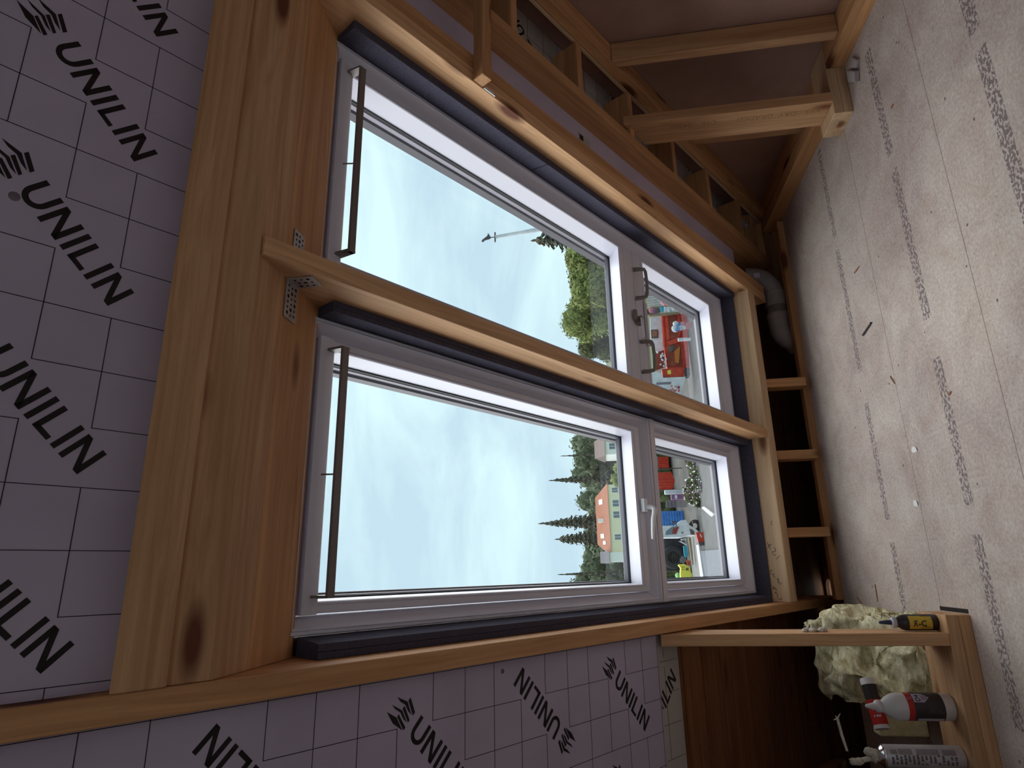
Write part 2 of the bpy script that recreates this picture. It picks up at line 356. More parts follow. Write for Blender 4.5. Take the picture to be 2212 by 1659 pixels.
# dark timber decking under / beyond the floor edge, soffit with the round hole
def soffit():
    b = MB(); z = -1.36; c = Vector((-0.150, 4.385)); r = 0.066; n = 32
    x0, x1, y0, y1 = -2.2, 4.0, 3.5, 5.0
    ring = [(c.x + r * math.cos(2 * PI * k / n), c.y + r * math.sin(2 * PI * k / n)) for k in range(n)]
    sq = []
    for k in range(n):
        a = 2 * PI * k / n; dx, dy = math.cos(a), math.sin(a); t = 0.3 / max(abs(dx), abs(dy)); sq.append((c.x + dx * t, c.y + dy * t))
    for (zz, flip) in ((z, False), (z - 0.02, True)):
        V = [Wd(p[0], p[1], zz) for p in ring] + [Wd(p[0], p[1], zz) for p in sq]
        F = [((k + 1) % n, k, n + k, n + (k + 1) % n) for k in range(n)]
        if flip: F = [tuple(reversed(f)) for f in F]
        b.add(V, F)
    V = [Wd(p[0], p[1], z) for p in ring] + [Wd(p[0], p[1], z - 0.02) for p in ring]
    b.add(V, [(k, (k + 1) % n, n + (k + 1) % n, n + k) for k in range(n)])
    for (a0, a1, b0, b1) in ((x0, c.x - 0.3, y0, y1), (c.x + 0.3, x1, y0, y1), (c.x - 0.3, c.x + 0.3, y0, c.y - 0.3), (c.x - 0.3, c.x + 0.3, c.y + 0.3, y1)):
        b.box(Wd(a0, b0, z - 0.02), XV * (a1 - a0), YV * (b1 - b0), ZV * 0.02)
    return b
tag(soffit().build('trim_2', M['sarking']), 'dark eaves soffit board with a round daylight hole', 'soffit', kind='structure')
b = MB(); b.box(Wd(-2.2, 3.5, -1.62), XV * 6.2, YV * 0.03, ZV * 0.44); tag(b.build('trim_3', M['sarking']), 'rim board under the edge of the chipboard floor', 'trim', kind='structure')
b = MB(); b.box(Wd(-2.2, 4.9, -1.40), XV * 6.2, YV * 0.04, ZV * 0.06); tag(b.build('trim_4', M['sarking']), 'dark fascia board closing the eaves', 'trim', kind='structure')
# roof deck (sarking boards) outside the rafters, with the two window openings
def deck():
    b = MB(); n0, n1 = 1.375, 1.40
    wb = 0.175
    s = -1.669; k = 0
    wins = ((-0.135, 0.625), (0.731, 1.493)); st, sb = 0.725, 3.29
    while s < 4.72:
        e = s + wb - 0.007
        if e < st or s > sb: segs = [(-2.3, 4.1)]
        else: segs = [(-2.3, wins[0][0]), (wins[0][1], wins[1][0]), (wins[1][1], 4.1)]
        for (a, c) in segs: b.sbox(a, c, s, e, n0, n1)
        s += wb; k += 1
    for (a, c) in ((-2.3, wins[0][0]), (wins[0][1], wins[1][0]), (wins[1][1], 4.1)): b.sbox(a, c, -1.6, 4.72, n1 - 0.002, n1 + 0.01)
    b.sbox(-2.3, 4.1, -1.6, st, n1 + 0.01, n1 + 0.03); b.sbox(-2.3, 4.1, sb, 4.72, n1 + 0.01, n1 + 0.03)
    return b
tag(deck().build('ceiling', M['sarking']), 'reddish brown roof boards under the sloping roof', 'roof boards', kind='structure')
# side wall boarding at the right (brown hardboard behind the studs) and the room behind the camera
def slope_z(y, n): return (n - y * ST) / CT            # height at which the plane n is met
b = MB()
pts = [Wd(2.24, -2.8, FZ), Wd(2.24, 3.85, FZ), Wd(2.24, 3.85, slope_z(3.85, 1.36)), Wd(2.24, -0.6, slope_z(-0.6, 1.36)), Wd(2.24, -2.8, slope_z(-0.6, 1.36))]
b.prism(pts, XV * 0.012); tag(b.build('wall_right', M['hardboard']), 'brown hardboard sheet behind the right wall studs', 'wall', kind='structure')
M['plaster'] = noisy(mat('plaster', rough=0.9), (0.42, 0.38, 0.36), (0.48, 0.44, 0.42), 3)
b = MB()
pts = [Wd(-2.2, -2.8, FZ), Wd(-2.2, 4.9, FZ - 0.4), Wd(-2.2, 4.9, slope_z(4.9, 1.37)), Wd(-2.2, -0.9, slope_z(-0.9, 1.37)), Wd(-2.2, -2.8, slope_z(-0.9, 1.37))]
b.prism(pts, XV * -0.04); tag(b.build('wall_left', M['plaster']), 'plain wall closing the left end of the attic', 'wall', kind='structure')
# back wall with a wide unseen opening, added so daylight from behind fills the room
b = MB(); zt = slope_z(-0.9, 1.37)
b.box(Wd(-2.2, -2.84, FZ), XV * 4.44, YV * 0.04, ZV * 0.75); b.box(Wd(-2.2, -2.84, FZ + 2.0), XV * 4.44, YV * 0.04, ZV * (zt - FZ - 2.0))
b.box(Wd(-2.2, -2.84, FZ + 0.75), XV * 1.1, YV * 0.04, ZV * 1.25); b.box(Wd(1.3, -2.84, FZ + 0.75), XV * 0.94, YV * 0.04, ZV * 1.25)
tag(b.build('wall_back', M['plaster']), 'plain wall behind the viewer with an opening added for fill daylight', 'wall', kind='structure')
b = MB(); b.box(Wd(-2.2, -2.8, zt), XV * 4.5, YV * 1.95, ZV * 0.03); tag(b.build('trim_1', M['plaster']), 'flat ceiling strip behind the viewer', 'ceiling', kind='structure')

# ================================================================ ROOF TIMBERS
NR = 1.175
rafter('long pine rafter left of the roof windows, running to the image border', -0.2165, -0.172, -1.3, 4.15, NR, 1.37, 'pine_warm')
rafter('narrow pine rafter standing between the two roof windows', 0.65, 0.695, 0.524, 3.292, NR, 1.37, 'pine')
rafter('pine rafter beside the right window, the half touching the window reveal', 1.503, 1.5555, -1.3, 3.56, NR, 1.37, 'pine')
rafter('pine rafter beside the right window, the half facing the grey board strip', 1.556, 1.609, -1.3, 3.56, NR, 1.37, 'pine_warm')
rafter('dark knotty rafter between the grey board strip and the printed board bay', 1.823, 1.868, -1.3, 3.80, NR, 1.37, 'pine_warm')
rafter('dim rafter at the far left behind the shelf of bottles', -1.085, -1.04, -1.3, 4.15, 1.30, 1.37, 'pine_warm')
# header (trimmer) over the windows: three lengths of timber
def yz(y, z): return Wd(0, y, z)
def header(label, poly, x0, x1, mt, name='header_beam'):
    # local frame: x = X; polygon points given as (y, z)
    b = MB(); c = Vector((0, sum(p[0] for p in poly) / len(poly), sum(p[1] for p in poly) / len(poly)))
    b.prism([Vector((x0, p[0], p[1])) for p in poly], XV * (x1 - x0))
    b.v = [v + Vector((0, 0, EYE)) for v in b.v]
    o = b.build(name, M[mt], bevel=0.002); return tag(o, label, 'beam')
def sn(s, n): return (s * CT + n * ST, -s * ST + n * CT)
hx0, hx1 = -0.1715, 1.5025
P1, P2, P3, P0 = sn(0.4415, 1.182), (1.089, 0.690), (1.1955, 0.690), sn(0.357, 1.172)
header('lower plank of the header over the windows, lowest on its room face', [P2, P3, (1.1955, 0.79), (P1[0] + 0.075, P1[1] + 0.055), P1], hx0, hx1, 'pine')
P1b = sn(0.4398, 1.172)
header('upper plank of the header over the windows, touching the printed ceiling board', [P1b, (P1b[0] + 0.075, P1b[1] + 0.06), sn(0.378, 1.30), sn(0.3735, 1.2135), P0], hx0, hx1, 'pine')
header('inner timber of the header, directly above the window frames', [(1.1965, 0.691), (1.375, 0.691), (1.22, 0.80), (1.1965, 0.80)], hx0, hx1, 'pine_warm')
# sill beam and the low wall below it
sill = lumber('sill_beam', 'bright pine sill beam below both windows with handwriting on it', 'beam', S(-0.1715, 3.294, NR), XV, DV, NV, 1.674, 0.092, 0.165, 'pine_pale')
# handwriting on the sill (plane s = 3.294), drawn from strokes
hw = MB()
def stroke(pts, w=0.0021):
    k = 905 / 120
    P = [at_s(1640 + a / k, 1090 + b_ / k, 3.2925) for a, b_ in pts]
    for p, q in zip(P[:-1], P[1:]):
        d = (q - p);
        if d.length < 1e-5: continue
        d.normalize(); sd = d.cross(DV).normalized() * w / 2
        hw.box(p - sd - d * w * .3 + DV * 0.001, (q - p) + d * w * .6, sd * 2, DV * 0.0006)
for pl in ([(365, 1520), (355, 1545), (325, 1540), (300, 1510), (292, 1475), (300, 1455)], [(280, 1450), (258, 1440), (262, 1420), (285, 1440)],
           [(285, 1400), (225, 1355)], [(280, 1375), (215, 1330)], [(240, 1350), (222, 1385)],
           [(372, 1275), (345, 1300), (318, 1285), (300, 1258), (335, 1262), (312, 1240), (285, 1225), (318, 1215), (290, 1195)], [(262, 1190), (230, 1170), (225, 1150), (245, 1130)], [(222, 1140), (185, 1110)], [(200, 1100), (176, 1068), (215, 1072)],
           [(338, 828), (275, 890)], [(268, 825), (235, 820), (215, 795), (212, 765)], [(212, 765), (250, 770), (268, 745), (262, 715), (232, 700)],
           [(130, 620), (165, 700), (185, 735)], [(200, 645), (150, 690)], [(150, 690), (135, 700)], [(180, 665), (140, 640)],
           [(212, 268), (195, 285), (195, 310), (208, 335)]):
    stroke(pl)
o = hw.build('handwriting', M['ink'], keep=True); o.parent = sill; o.matrix_parent_inverse = sill.matrix_world.inverted(); o['label'] = 'black handwriting'
for i, (xc, lb) in enumerate(((0.967, 'right'), (0.566, 'middle'), (0.164, 'left'))):
    post_z(['short stud below the sill, nearest the grey drain pipe', 'short stud below the sill, middle one of the three', 'short stud below the sill, nearest the daylight hole'][i],
           xc - 0.024, xc + 0.024, 3.47, 3.56, -1.123, -0.905, 'pine_warm', 'short_stud', 'stud', 'short studs below the sill')
plate_x('low bottom plate along the far edge of the chipboard floor', -0.17, 2.0, 3.545, 3.60, -1.165, -1.124, 'pine_warm')

# ================================================================ KNEE WALL (bottom left in the photo)
plate_x('lower of the two stacked plates under the shelf bottles', -2.1, -0.165, 2.38, 2.572, FZ, FZ + 0.037, 'pine')
kp = plate_x('upper of the two stacked plates, the glue bottles stand on it', -2.1, -0.165, 2.38, 2.572, FZ + 0.0375, FZ + 0.0755, 'pine')
post_z('upright stud of the knee wall with the dried foam blob', -0.260, -0.2205, 2.38, 2.545, FZ + 0.076, -0.160, 'pine', 'knee_wall_stud', 'stud')
b = MB(); b.box(Wd(-0.162, 2.385, FZ + 0.0004), XV * 0.014, YV * 0.185, ZV * 0.0006); tag(b.build('floor_slot', M['hole']), 'dark cut slot in the floor beside the knee wall plate', 'slot')

# ================================================================ RIGHT STUD WALL
plate_y('lower of the stacked floor plates under the right stud wall', 2.11, 2.232, -1.0, 2.4405, FZ, FZ + 0.039, 'pine_warm')
plate_y('upper of the stacked floor plates under the right stud wall', 2.11, 2.232, -1.0, 2.4405, FZ + 0.0395, FZ + 0.078, 'pine_warm')
plate_x('lower plate of the short pale block turned across the right wall', 1.875, 2.232, 2.441, 2.607, FZ, FZ + 0.039, 'pine_pale', 'plate_block', 'block')
plate_x('upper plate of the short pale block turned across the right wall', 1.875, 2.232, 2.441, 2.607, FZ + 0.0395, FZ + 0.078, 'pine_pale', 'plate_block', 'block')
plate_y('front floor plate running into the dark corner behind the pale block', 2.018, 2.09, 2.608, 3.70, FZ, FZ + 0.078, 'pine_warm')
plate_y('rear floor plate running into the dark corner against the hardboard', 2.14, 2.236, 2.608, 3.70, FZ, FZ + 0.06, 'pine_warm')
post_z('upright stud nearest the image border on the right stud wall', 2.14, 2.236, 2.264, 2.308, FZ + 0.079, slope_z(2.308, 1.147), 'pine', slope=True)
st2 = post_z('wide upright stud with faint stamped lettering on the pale block', 1.932, 1.980, 2.431, 2.592, FZ + 0.079, slope_z(2.592, 1.207), 'pine', slope=True)
post_z('thin dim upright stud behind the stamped wide stud', 2.14, 2.236, 2.865, 2.915, FZ + 0.061, slope_z(2.915, 1.147), 'pine', slope=True)
# faint stamp on the wide stud: reads downward
for word, z_ in (('KES', -1.045), ('DRY', -0.945), ('GRADED', -0.845), ('C16', -0.60), ('04501', -0.49)):
    tb = MB(); tb.text(word, Wd(1.9314, 2.470, z_), ZV, YV, 0.040, bold=0.004)
    o = tb.build('grade_stamp', M['stamp'], keep=True); o.parent = st2; o.matrix_parent_inverse = st2.matrix_world.inverted(); o['label'] = 'faint grading stamp'
rafter('sloping top plate of the right stud wall', 2.14, 2.236, 0.2, 3.72, 1.149, 1.195, 'pine_warm', 'top_plate', 'plate')
rafter('thin white edged strip above the sloping top plate', 2.137, 2.236, 0.2, 3.95, 1.197, 1.212, 'pine_pale', 'edge_strip', 'strip')
# noggins between the dark rafter and the top plate
nog_lab = ['noggin beside the dark rafter, topmost of the visible row', 'noggin of the row, second from the top, above the stamped stud', 'noggin of the row hidden partly by the stamped stud',
           'noggin of the row, first one below the stamped stud', 'noggin of the row, second one below the stamped stud', 'noggin of the row, third one below the stamped stud', 'noggin lowest in the dark corner of the row']
for i, s0 in enumerate((1.345, 1.755, 2.15, 2.555, 2.95, 3.375, 3.74)):
    o = lumber('noggin', nog_lab[i], 'noggin', S(1.8685, s0, 1.192), XV, DV, NV, 0.262, 0.036, 0.13, 'pine_warm', 'noggins between the dark rafter and the top plate')
# batten crossing the rafters at the top
lumber('batten', 'short pine batten crossing in front of the rafters at the top', 'batten', S(1.506, 1.138, 1.131), XV, DV, NV, 0.6, 0.042, 0.043, 'pine_warm')
b = MB(); b.prism([S(1.504, 1.184, 1.174), S(1.504, 1.236, 1.174), S(1.516, 1.228, 1.174), S(1.514, 1.19, 1.174)], NV * -0.004)
tag(b.build('foam_offcut', M['paper']), 'tiny white scrap on the rafter edge under the crossing batten', 'scrap')

# ================================================================ INSULATION BOARDS
LOGO = [[(-83, -53), (-53, -45), (-22, -53), (-53, -59)], [(-53, -37), (-19, -44), (-19, -51), (-53, -43)], [(-82, -35), (-51, -26), (-23, -35), (-35, -36), (-52, -32), (-69, -36)],
        [(-52, -16), (-20, -27), (-20, -33), (-53, -23)], [(-82, -16), (-52, -5), (-23, -17), (-37, -17), (-52, -13), (-67, -17)], [(-51, 6), (-19, -7), (-19, -15), (-51, -2)]]
def uni_letters():
    P = [list(p) for p in LOGO]; w = 9.5; h = -53
    def bar(x): P.append([(x, 0), (x + w, 0), (x + w, h), (x, h)])
    # U as quads around an arc
    out = [(0, 0)] + [(21.5 - 21.5 * math.cos(a), -31 - 22 * math.sin(a)) for a in [k * PI / 10 for k in range(11)]] + [(43, 0)]
    inn = [(w, 0)] + [(21.5 - 12 * math.cos(a), -31 - 12.5 * math.sin(a)) for a in [k * PI / 10 for k in range(11)]] + [(43 - w, 0)]
    for i in range(len(out) - 1): P.append([out[i], out[i + 1], inn[i + 1], inn[i]])
    for x in (50.5, 182): bar(x); bar(x + 34.5); P.append([(x, 0), (x + w + 1, 0), (x + 44, h), (x + 44 - w - 1, h)])
    bar(104); bar(123); P.append([(123, h), (155, h), (155, h + 8.5), (123, h + 8.5)]); bar(163)
    return P
UNI = uni_letters(); Q2 = math.sqrt(0.5)
RV = (-XV + DV) * Q2; UV = (XV + DV) * Q2
def logo(mb, X, s, n, rot=False, x0=-9, x1=9, s0=-9, s1=9):
    """letters on the room side of the board; clipped per polygon to the board's limits"""
    o = S(X, s, n); k = -1 if rot else 1
    for p in UNI:
        pts = [o + RV * (k * a / 1000) + UV * (k * b_ / 1000) for a, b_ in p]
        q = clip([((v - Vector((0, 0, EYE))).dot(XV), (v - Vector((0, 0, EYE))).dot(DV)) for v in pts], x0, x1, s0, s1)
        if len(q) >= 3:
            mb.prism([S(a, b_, n) for a, b_ in q], NV * 0.0006, 1)
def clip(poly, x0, x1, y0, y1):
    for ax, lim, sg in ((0, x0, 1), (0, x1, -1), (1, y0, 1), (1, y1, -1)):
        out = []
        for i in range(len(poly)):
            p, q = poly[i], poly[(i + 1) % len(poly)]
            ip, iq = sg * (p[ax] - lim) >= 0, sg * (q[ax] - lim) >= 0
            if ip: out.append(p)
            if ip != iq:
                t = (lim - p[ax]) / (q[ax] - p[ax]); out.append((p[0] + t * (q[0] - p[0]), p[1] + t * (q[1] - p[1])))
        poly = out
        if not poly: break
    return poly
HB = 1.2136
LW = 0.0013
def xline(mb, s, xa, xb, n=HB): mb.sbox(xa - LW / 2, xb + LW / 2, s - LW / 2, s + LW / 2, n - 0.0006, n, 1)
def sline(mb, x, sa, sb, n=HB): mb.sbox(x - LW / 2, x + LW / 2, sa, sb, n - 0.0006, n, 1)
# upper board between the rafters, above the header
def ceil_board(x0, x1, s0, s1):
    b = MB(); b.sbox(x0, x1, s0, s1, HB, HB + 0.10, 0)
    def X(i): return 0.044 + 0.0998 * i
    def Sj(j): return 0.083 + 0.0995 * j
    for blk in range(-4, 1):                       # the pattern repeats every eight cells up the slope
        so = blk * 8 * 0.0995
        for j in range(0, 8):
            sa, sb = Sj(j) + so - (5 * 0.0995), Sj(j + 1) + so - (5 * 0.0995)
            jj = j - 5                               # -5..2 ; logos sit in jj = 0, 1, 2
            for i in range(-3, 19):
                if not (x0 <= X(i) <= x1): continue
                if jj in (0, 1) and (i + jj) % 3 == 0: continue
                if jj in (-4, -3) and (i + jj + 4) % 3 == 1: continue
                a, c = max(sa, s0), min(sb, s1)
                if c > a: sline(b, X(i), a, c)
            for i in range(-3, 19):
                if jj in (0, 1, 2) and (i + jj) % 3 == 0: continue
                if jj in (-4, -3, -2) and (i + jj + 4) % 3 == 1: continue
                a, c = max(X(i), x0), min(X(i + 1), x1); s = sa
                if c > a and s0 < s < s1: xline(b, s, a, c)
        for k in range(-2, 4):
            logo(b, 0.961 - 0.2996 * (k + 0), 0.151 + so, HB - 0.0007, False, x0, x1, s0, s1)
            logo(b, 0.961 - 0.2996 * k - 0.100 - 0.16, 0.151 + so - 0.2, HB - 0.0007, True, x0, x1, s0, s1)
    return b
cbm = ceil_board(-0.171, 1.502, -1.3, 0.372); cd_ = at_n(31, 424, HB)
cbm.lathe([(0.0, -0.0006), (0.006, -0.0006), (0.0085, 0.0)], cd_, 18, 2, axis=NV)
o = cbm.build('insulation_board', [M['foil'], M['print'], M['spacer']])
tag(o, 'large foil faced insulation board printed UNILIN above the window header', 'insulation board')
# left bay board and the short offcut below it
def left_board(x0, x1, s0, s1, n=HB, logos=True):
    b = MB(); b.sbox(x0, x1, s0, s1, n, n + 0.10, 0)
    P = 0.1015; Sb = 0.945
    for j in range(-20, 14):
        sa = Sb + P * j; m_ = j % 4
        for i in range(-14, 0):
            X = -0.025 - 0.1 * (-i)                     # -0.125, -0.225, -0.325 ...
            xi = -i                                       # X = -0.025-0.1*xi ; -0.325 -> xi = 3
            if x0 <= X <= x1:
                absent = (m_ == 0 and xi % 3 == 0) or (m_ == 1 and xi % 3 == 1)
                a, c = max(sa, s0), min(sa + P, s1)
                if not absent and c > a: sline(b, X, a, c, n)
            absx = (m_ == 0 and xi % 3 == 0) or (m_ == 1 and xi % 3 == 1) or (m_ == 2 and xi % 3 == 2)
            a, c = max(X, x0), min(X + 0.1, x1)
            if not absx and c > a and s0 < sa < s1: xline(b, sa, a, c, n)
    if logos:
        for k in range(-3, 3):
            for cx in range(0, 4):
                logo(b, -0.308 - 0.3 * cx, 1.012 + 0.812 * k, n - 0.0007, False, x0, x1, s0, s1)
                logo(b, -0.445 - 0.3 * cx, 1.482 + 0.812 * k, n - 0.0007, True, x0, x1, s0, s1)
    return b
b = left_board(-1.039, -0.217, -1.3, 2.068)
b.lathe([(0.0, -0.0009), (0.0055, -0.0009), (0.006, 0.0)], S(-0.2485, 1.281, HB), 16, 2, axis=NV)
tag(b.build('insulation_board', [M['foil'], M['print'], M['spacer']]), 'foil faced insulation board printed UNILIN between the left rafters', 'insulation board')
b = MB(); b.sbox(-1.039, -0.217, 2.071, 2.212, HB + 0.004, HB + 0.104, 0)
for a, c in ((-0.24, -0.30), (-0.33, -0.62), (-0.7, -1.0)): sline(b, -0.001 + 0, 0, 0) if False else b.sbox(c, a, 2.1085, 2.1097, HB + 0.0034, HB + 0.004, 1)
for x in (-0.314, -0.414, -0.514, -0.62): b.sbox(x, x + 0.0012, 2.08 if x != -0.414 else 2.12, 2.205, HB + 0.0034, HB + 0.004, 1)
q = S(-0.262, 2.168, HB + 0.0033)
for p in UNI:                                             # cut-off lettering on the offcut, running the other diagonal
    pts = [(-0.4890 + 0.000664 * a + 0.000820 * b_, 1.9918 + 0.000720 * a - 0.000598 * b_) for a, b_ in p]
    pts = clip(pts, -0.46, -0.235, 2.0715, 2.2115)
    if len(pts) >= 3: b.prism([S(a, c, HB + 0.0033) for a, c in pts], NV * 0.0006, 1)
tag(b.build('insulation_offcut', [M['foil_dull'], M['print']]), 'narrow creased insulation strip at the lower end of the left board', 'insulation board')
# smooth grey board strip right of the doubled rafter with a small white sticker
b = MB(); b.sbox(1.6095, 1.8225, -1.2, 3.40, 1.268, 1.36, 0)
gs = tag(b.build('grey_board', M['foil']), 'smooth grey foil board strip between the doubled and the dark rafter', 'insulation board')
b = MB(); b.sbox(1.735, 1.772, 1.843, 1.925, 1.2668, 1.268, 0); b.sbox(1.740, 1.766, 1.852, 1.878, 1.2663, 1.2668, 1)
o = b.build('sticker', [M['foil_dull'], M['print']]); tag(o, 'small white sticker on the smooth grey board strip', 'sticker')
# printed boards in the noggin bay
b = MB(); b.sbox(1.8685, 2.236, -1.2, 4.1, 1.325, 1.37, 0)
for k in range(-1, 9):
    logo(b, 2.10, 0.75 + 0.40 * k, 1.3243, k % 2 == 0, 1.869, 2.237, -1.2, 4.1)
for k in range(0, 40): xline(b, -0.2 + 0.1 * k, 1.869, 2.237, 1.325)
for x in (1.93, 2.03, 2.13): sline(b, x, -0.2, 4.0, 1.325)
tag(b.build('insulation_board', [M['foil_dull'], M['print']]), 'printed insulation board deep between the noggins', 'insulation board')
# foam collars around the window frames
def foam(label, pts, s0, s1, extra=None):
    b = MB(); b.prism([S(x, s0, n) for x, n in pts], DV * (s1 - s0)); return tag(b.build('foam_collar', M['foam'], bevel=0.002), label, 'foam strip')
def collar(xr, xi, xf, nf, s0, s1, label):
    """xr rafter side, xi inner room-side corner, xf at the frame"""
    sgn = 1 if xi > xr else -1
    foam(label, [(xr, nf), (xr + sgn * 0.0145, nf), (xr + sgn * 0.0150, nf + 0.006), (xr + sgn * 0.0155, nf), (xi, nf), (xf, 1.345), (xr, 1.345)], s0, s1)
collar(-0.171, -0.140, -0.131, 1.256, 0.765, 1.675, 'dark foam strip along the left side of the left window, upper length')
collar(-0.171, -0.141, -0.132, 1.262, 1.680, 3.283, 'dark foam strip along the left side of the left window, lower length')
collar(0.6495, 0.621, 0.6245, 1.274, 0.755, 1.66, 'dark foam strip along the right side of the left window, upper length')
collar(0.6495, 0.621, 0.6245, 1.274, 1.664, 3.283, 'dark foam strip along the right side of the left window, lower length')
collar(0.6955, 0.724, 0.7325, 1.262, 0.755, 3.283, 'dark foam strip hidden behind the middle rafter beside the right window')
collar(1.5025, 1.473, 1.4895, 1.250, 0.745, 1.60, 'dark foam strip along the right side of the right window, upper length')
collar(1.5025, 1.474, 1.4895, 1.250, 1.604, 3.283, 'dark foam strip along the right side of the right window, lower length')
for x0, x1, lb in ((-0.171, 0.6495, 'dark foam strip along the sill of the left window'), (0.6955, 1.5025, 'dark foam strip along the sill of the right window')):
    b = MB(); b.sbox(x0, x1, 3.284, 3.2935, 1.262, 1.345); tag(b.build('foam_collar', M['foam']), lb, 'foam strip')

# ================================================================ WINDOWS
def ring(b, A, B, mi=0):
    """quads between two rectangles A, B: (x0, x1, s0, s1, n)"""
    def c(r): return [S(r[0], r[2], r[4]), S(r[1], r[2], r[4]), S(r[1], r[3], r[4]), S(r[0], r[3], r[4])]
    P, Q = c(A), c(B)
    b.add(P + Q, [(i, (i + 1) % 4, 4 + (i + 1) % 4, 4 + i) for i in range(4)], mi)
def rect(x0, x1, s0, s1, d, n):
    if not isinstance(d, (tuple, list)): d = (d, d, d, d)          # left, right, top, bottom insets
    return (x0 + d[0], x1 - d[1], s0 + d[2], s1 - d[3], n)
def profile(b, x0, x1, s0, s1, steps, mi=0):
    """steps: list of (inset, n) walked from outside to inside"""
    for (d0, n0), (d1, n1) in zip(steps[:-1], steps[1:]): ring(b, rect(x0, x1, s0, s1, d0, n0), rect(x0, x1, s0, s1, d1, n1), mi)
def build_window(idx, label, x0, x1, cabrio):
    root = empty('window_%d' % idx, S((x0 + x1) / 2, 3.28, 1.33), label, 'window', kind='structure')
    s0, s1 = 0.732, 3.280; smid = 2.350 if cabrio else 2.332
    nf = 1.332
    b = MB()
    def cove(X0, X1, SA, SB, kb):
        def q(v): return (v, v, v, v * kb)
        st = [(0.002, 1.42), (0, 1.42), (0, nf + 0.003), (q(0.003), nf), (q(0.0095), nf), (q(0.0098), nf + 0.004), (q(0.0115), nf + 0.004), (q(0.0118), nf), (q(0.0130), nf), (q(0.0140), nf + 0.001),
              (q(0.0200), nf + 0.012), (q(0.0265), nf + 0.022), (q(0.0330), nf + 0.030), (q(0.0388), nf + 0.036), (q(0.0391), 1.42)]
        profile(b, X0, X1, SA, SB, st)
    if not cabrio:
        cove(x0, x1, s0, smid, 1.0)
        lo_a = 2.377
        b.sbox(x0 + 0.001, x1 - 0.001, smid - 0.006, smid + 0.006, nf - 0.002, 1.40)
        b.sbox(x0 + 0.001, x1 - 0.001, smid + 0.0095, lo_a, nf - 0.005, 1.40)
        # three-sided frame of the fixed lower pane
        b2 = MB(); keep = b; b = b2; cove(x0, x1, lo_a - 0.04, s1, 1.7); b = keep
        b.add(b2.v, b2.f, 0)
    else:
        cove(x0, x1, s0, s1, 1.7)
    b.build('frame', M['white_lacquer'], root)
    def sash(a, c, p, q, w, name):
        """a, c: x limits; p, q: s limits; w: rail widths (left, right, top, bottom)"""
        sb = MB(); nb = 1.353; g = 1.440
        def W(t, e=(0, 0, 0, 0)): return tuple(w[i] * t + e[i] for i in range(4))
        off = (0.003, 0.003, 0.002, -0.050)
        st = [(0, 1.43), (0, nb + 0.002), (0.002, nb), (W(0.66), nb), (W(0.68), nb + 0.003), (W(0.76), nb + 0.003), (W(0.78), nb - 0.0005), (W(0.92), nb - 0.0005), (W(1.0), nb + 0.003), (W(1.0, off), g)]
        profile(sb, a, c, p, q, st); o_ = sb.build(name, M['white_lacquer'], root)
        o2 = tuple(v - 0.0005 for v in off)
        gk = MB(); profile(gk, a, c, p, q, [(W(1.0, o2), g - 0.006), (W(1.0, tuple(v + 0.0035 for v in off)), g - 0.006), (W(1.0, tuple(v + 0.0035 for v in off)), g + 0.004)])
        gk.build('gasket', M['rubber'], o_)
        sp = MB(); e1 = tuple(v + 0.0035 for v in off); e2 = (off[0] + 0.012, off[1] + 0.014, off[2] + 0.012, off[3] - 0.003)
        profile(sp, a, c, p, q, [(W(1.0, e1), g + 0.003), (W(1.0, tuple(v + 0.003 for v in e1)), g + 0.006), (W(1.0, tuple(v + 0.004 for v in e1)), g + 0.022), (W(1.0, tuple(v + 0.002 for v in e1)), g + 0.024)], 0)
        profile(sp, a, c, p, q, [(W(1.0, tuple(v + 0.002 for v in e1)), g + 0.024), (W(1.0, e2), g + 0.028), (W(1.0, (e2[0], e2[1], e2[2], e2[3] - 0.05)), g + 0.06)], 1)
        sp.build('spacer_bar', [M['spacer'], M['edge_dark']], o_)
        r = rect(a, c, p, q, W(1.0, off), g + 0.001)
        gl = MB(); gl.add([S(r[0], r[2], r[4]), S(r[1], r[2], r[4]), S(r[1], r[3], r[4]), S(r[0], r[3], r[4])], [(0, 1, 2, 3)])
        gl.build('pane', M['glass'], o_)
        return o_
    xa_, xb_ = x0 + 0.0435, x1 - 0.0435; sb_end = s1 - 0.0425 * 1.7
    if not cabrio:
        sash(xa_, xb_, s0 + 0.0435, smid - 0.0435, (0.027, 0.027, 0.040, 0.056), 'upper_sash')
        sash(xa_, xb_, 2.378, sb_end, (0.027, 0.027, 0.034, 0.050), 'lower_sash')
    else:
        sash(xa_, xb_, s0 + 0.0435, smid, (0.027, 0.027, 0.040, 0.112), 'upper_sash')
        sash(xa_, xb_, smid + 0.003, sb_end, (0.027, 0.027, 0.098, 0.050), 'lower_sash')
    # ventilation flap along the top rail and the control bar in front of it
    fl = MB(); pr = []
    for k in range(9):
        a = k / 8 * PI / 2; pr.append((s0 + 0.036 + 0.048 * math.sin(a) * 1.0, nf + 0.019 - 0.010 + 0.016 * (1 - math.cos(a))))
    base = [S(x0 + 0.042, p, n) for p, n in pr] + [S(x0 + 0.042, s0 + 0.084, 1.40), S(x0 + 0.042, s0 + 0.036, 1.40)]
    fl.prism(base, XV * (x1 - x0 - 0.084)); fl.build('ventilation_flap', M['white_lacquer'], root)
    br = MB(); xa, xb = x0 + 0.078, x1 - 0.072; sb_ = s0 + 0.072
    br.prism([S(xa, sb_, 1.297), S(xa, sb_ + 0.021, 1.300), S(xa, sb_ + 0.021, 1.307), S(xa, sb_ + 0.014, 1.312), S(xa, sb_ + 0.002, 1.310)], XV * (xb - xa))
    bar = br.build('control_bar', M['bar_grey'], root, bevel=0.0015)
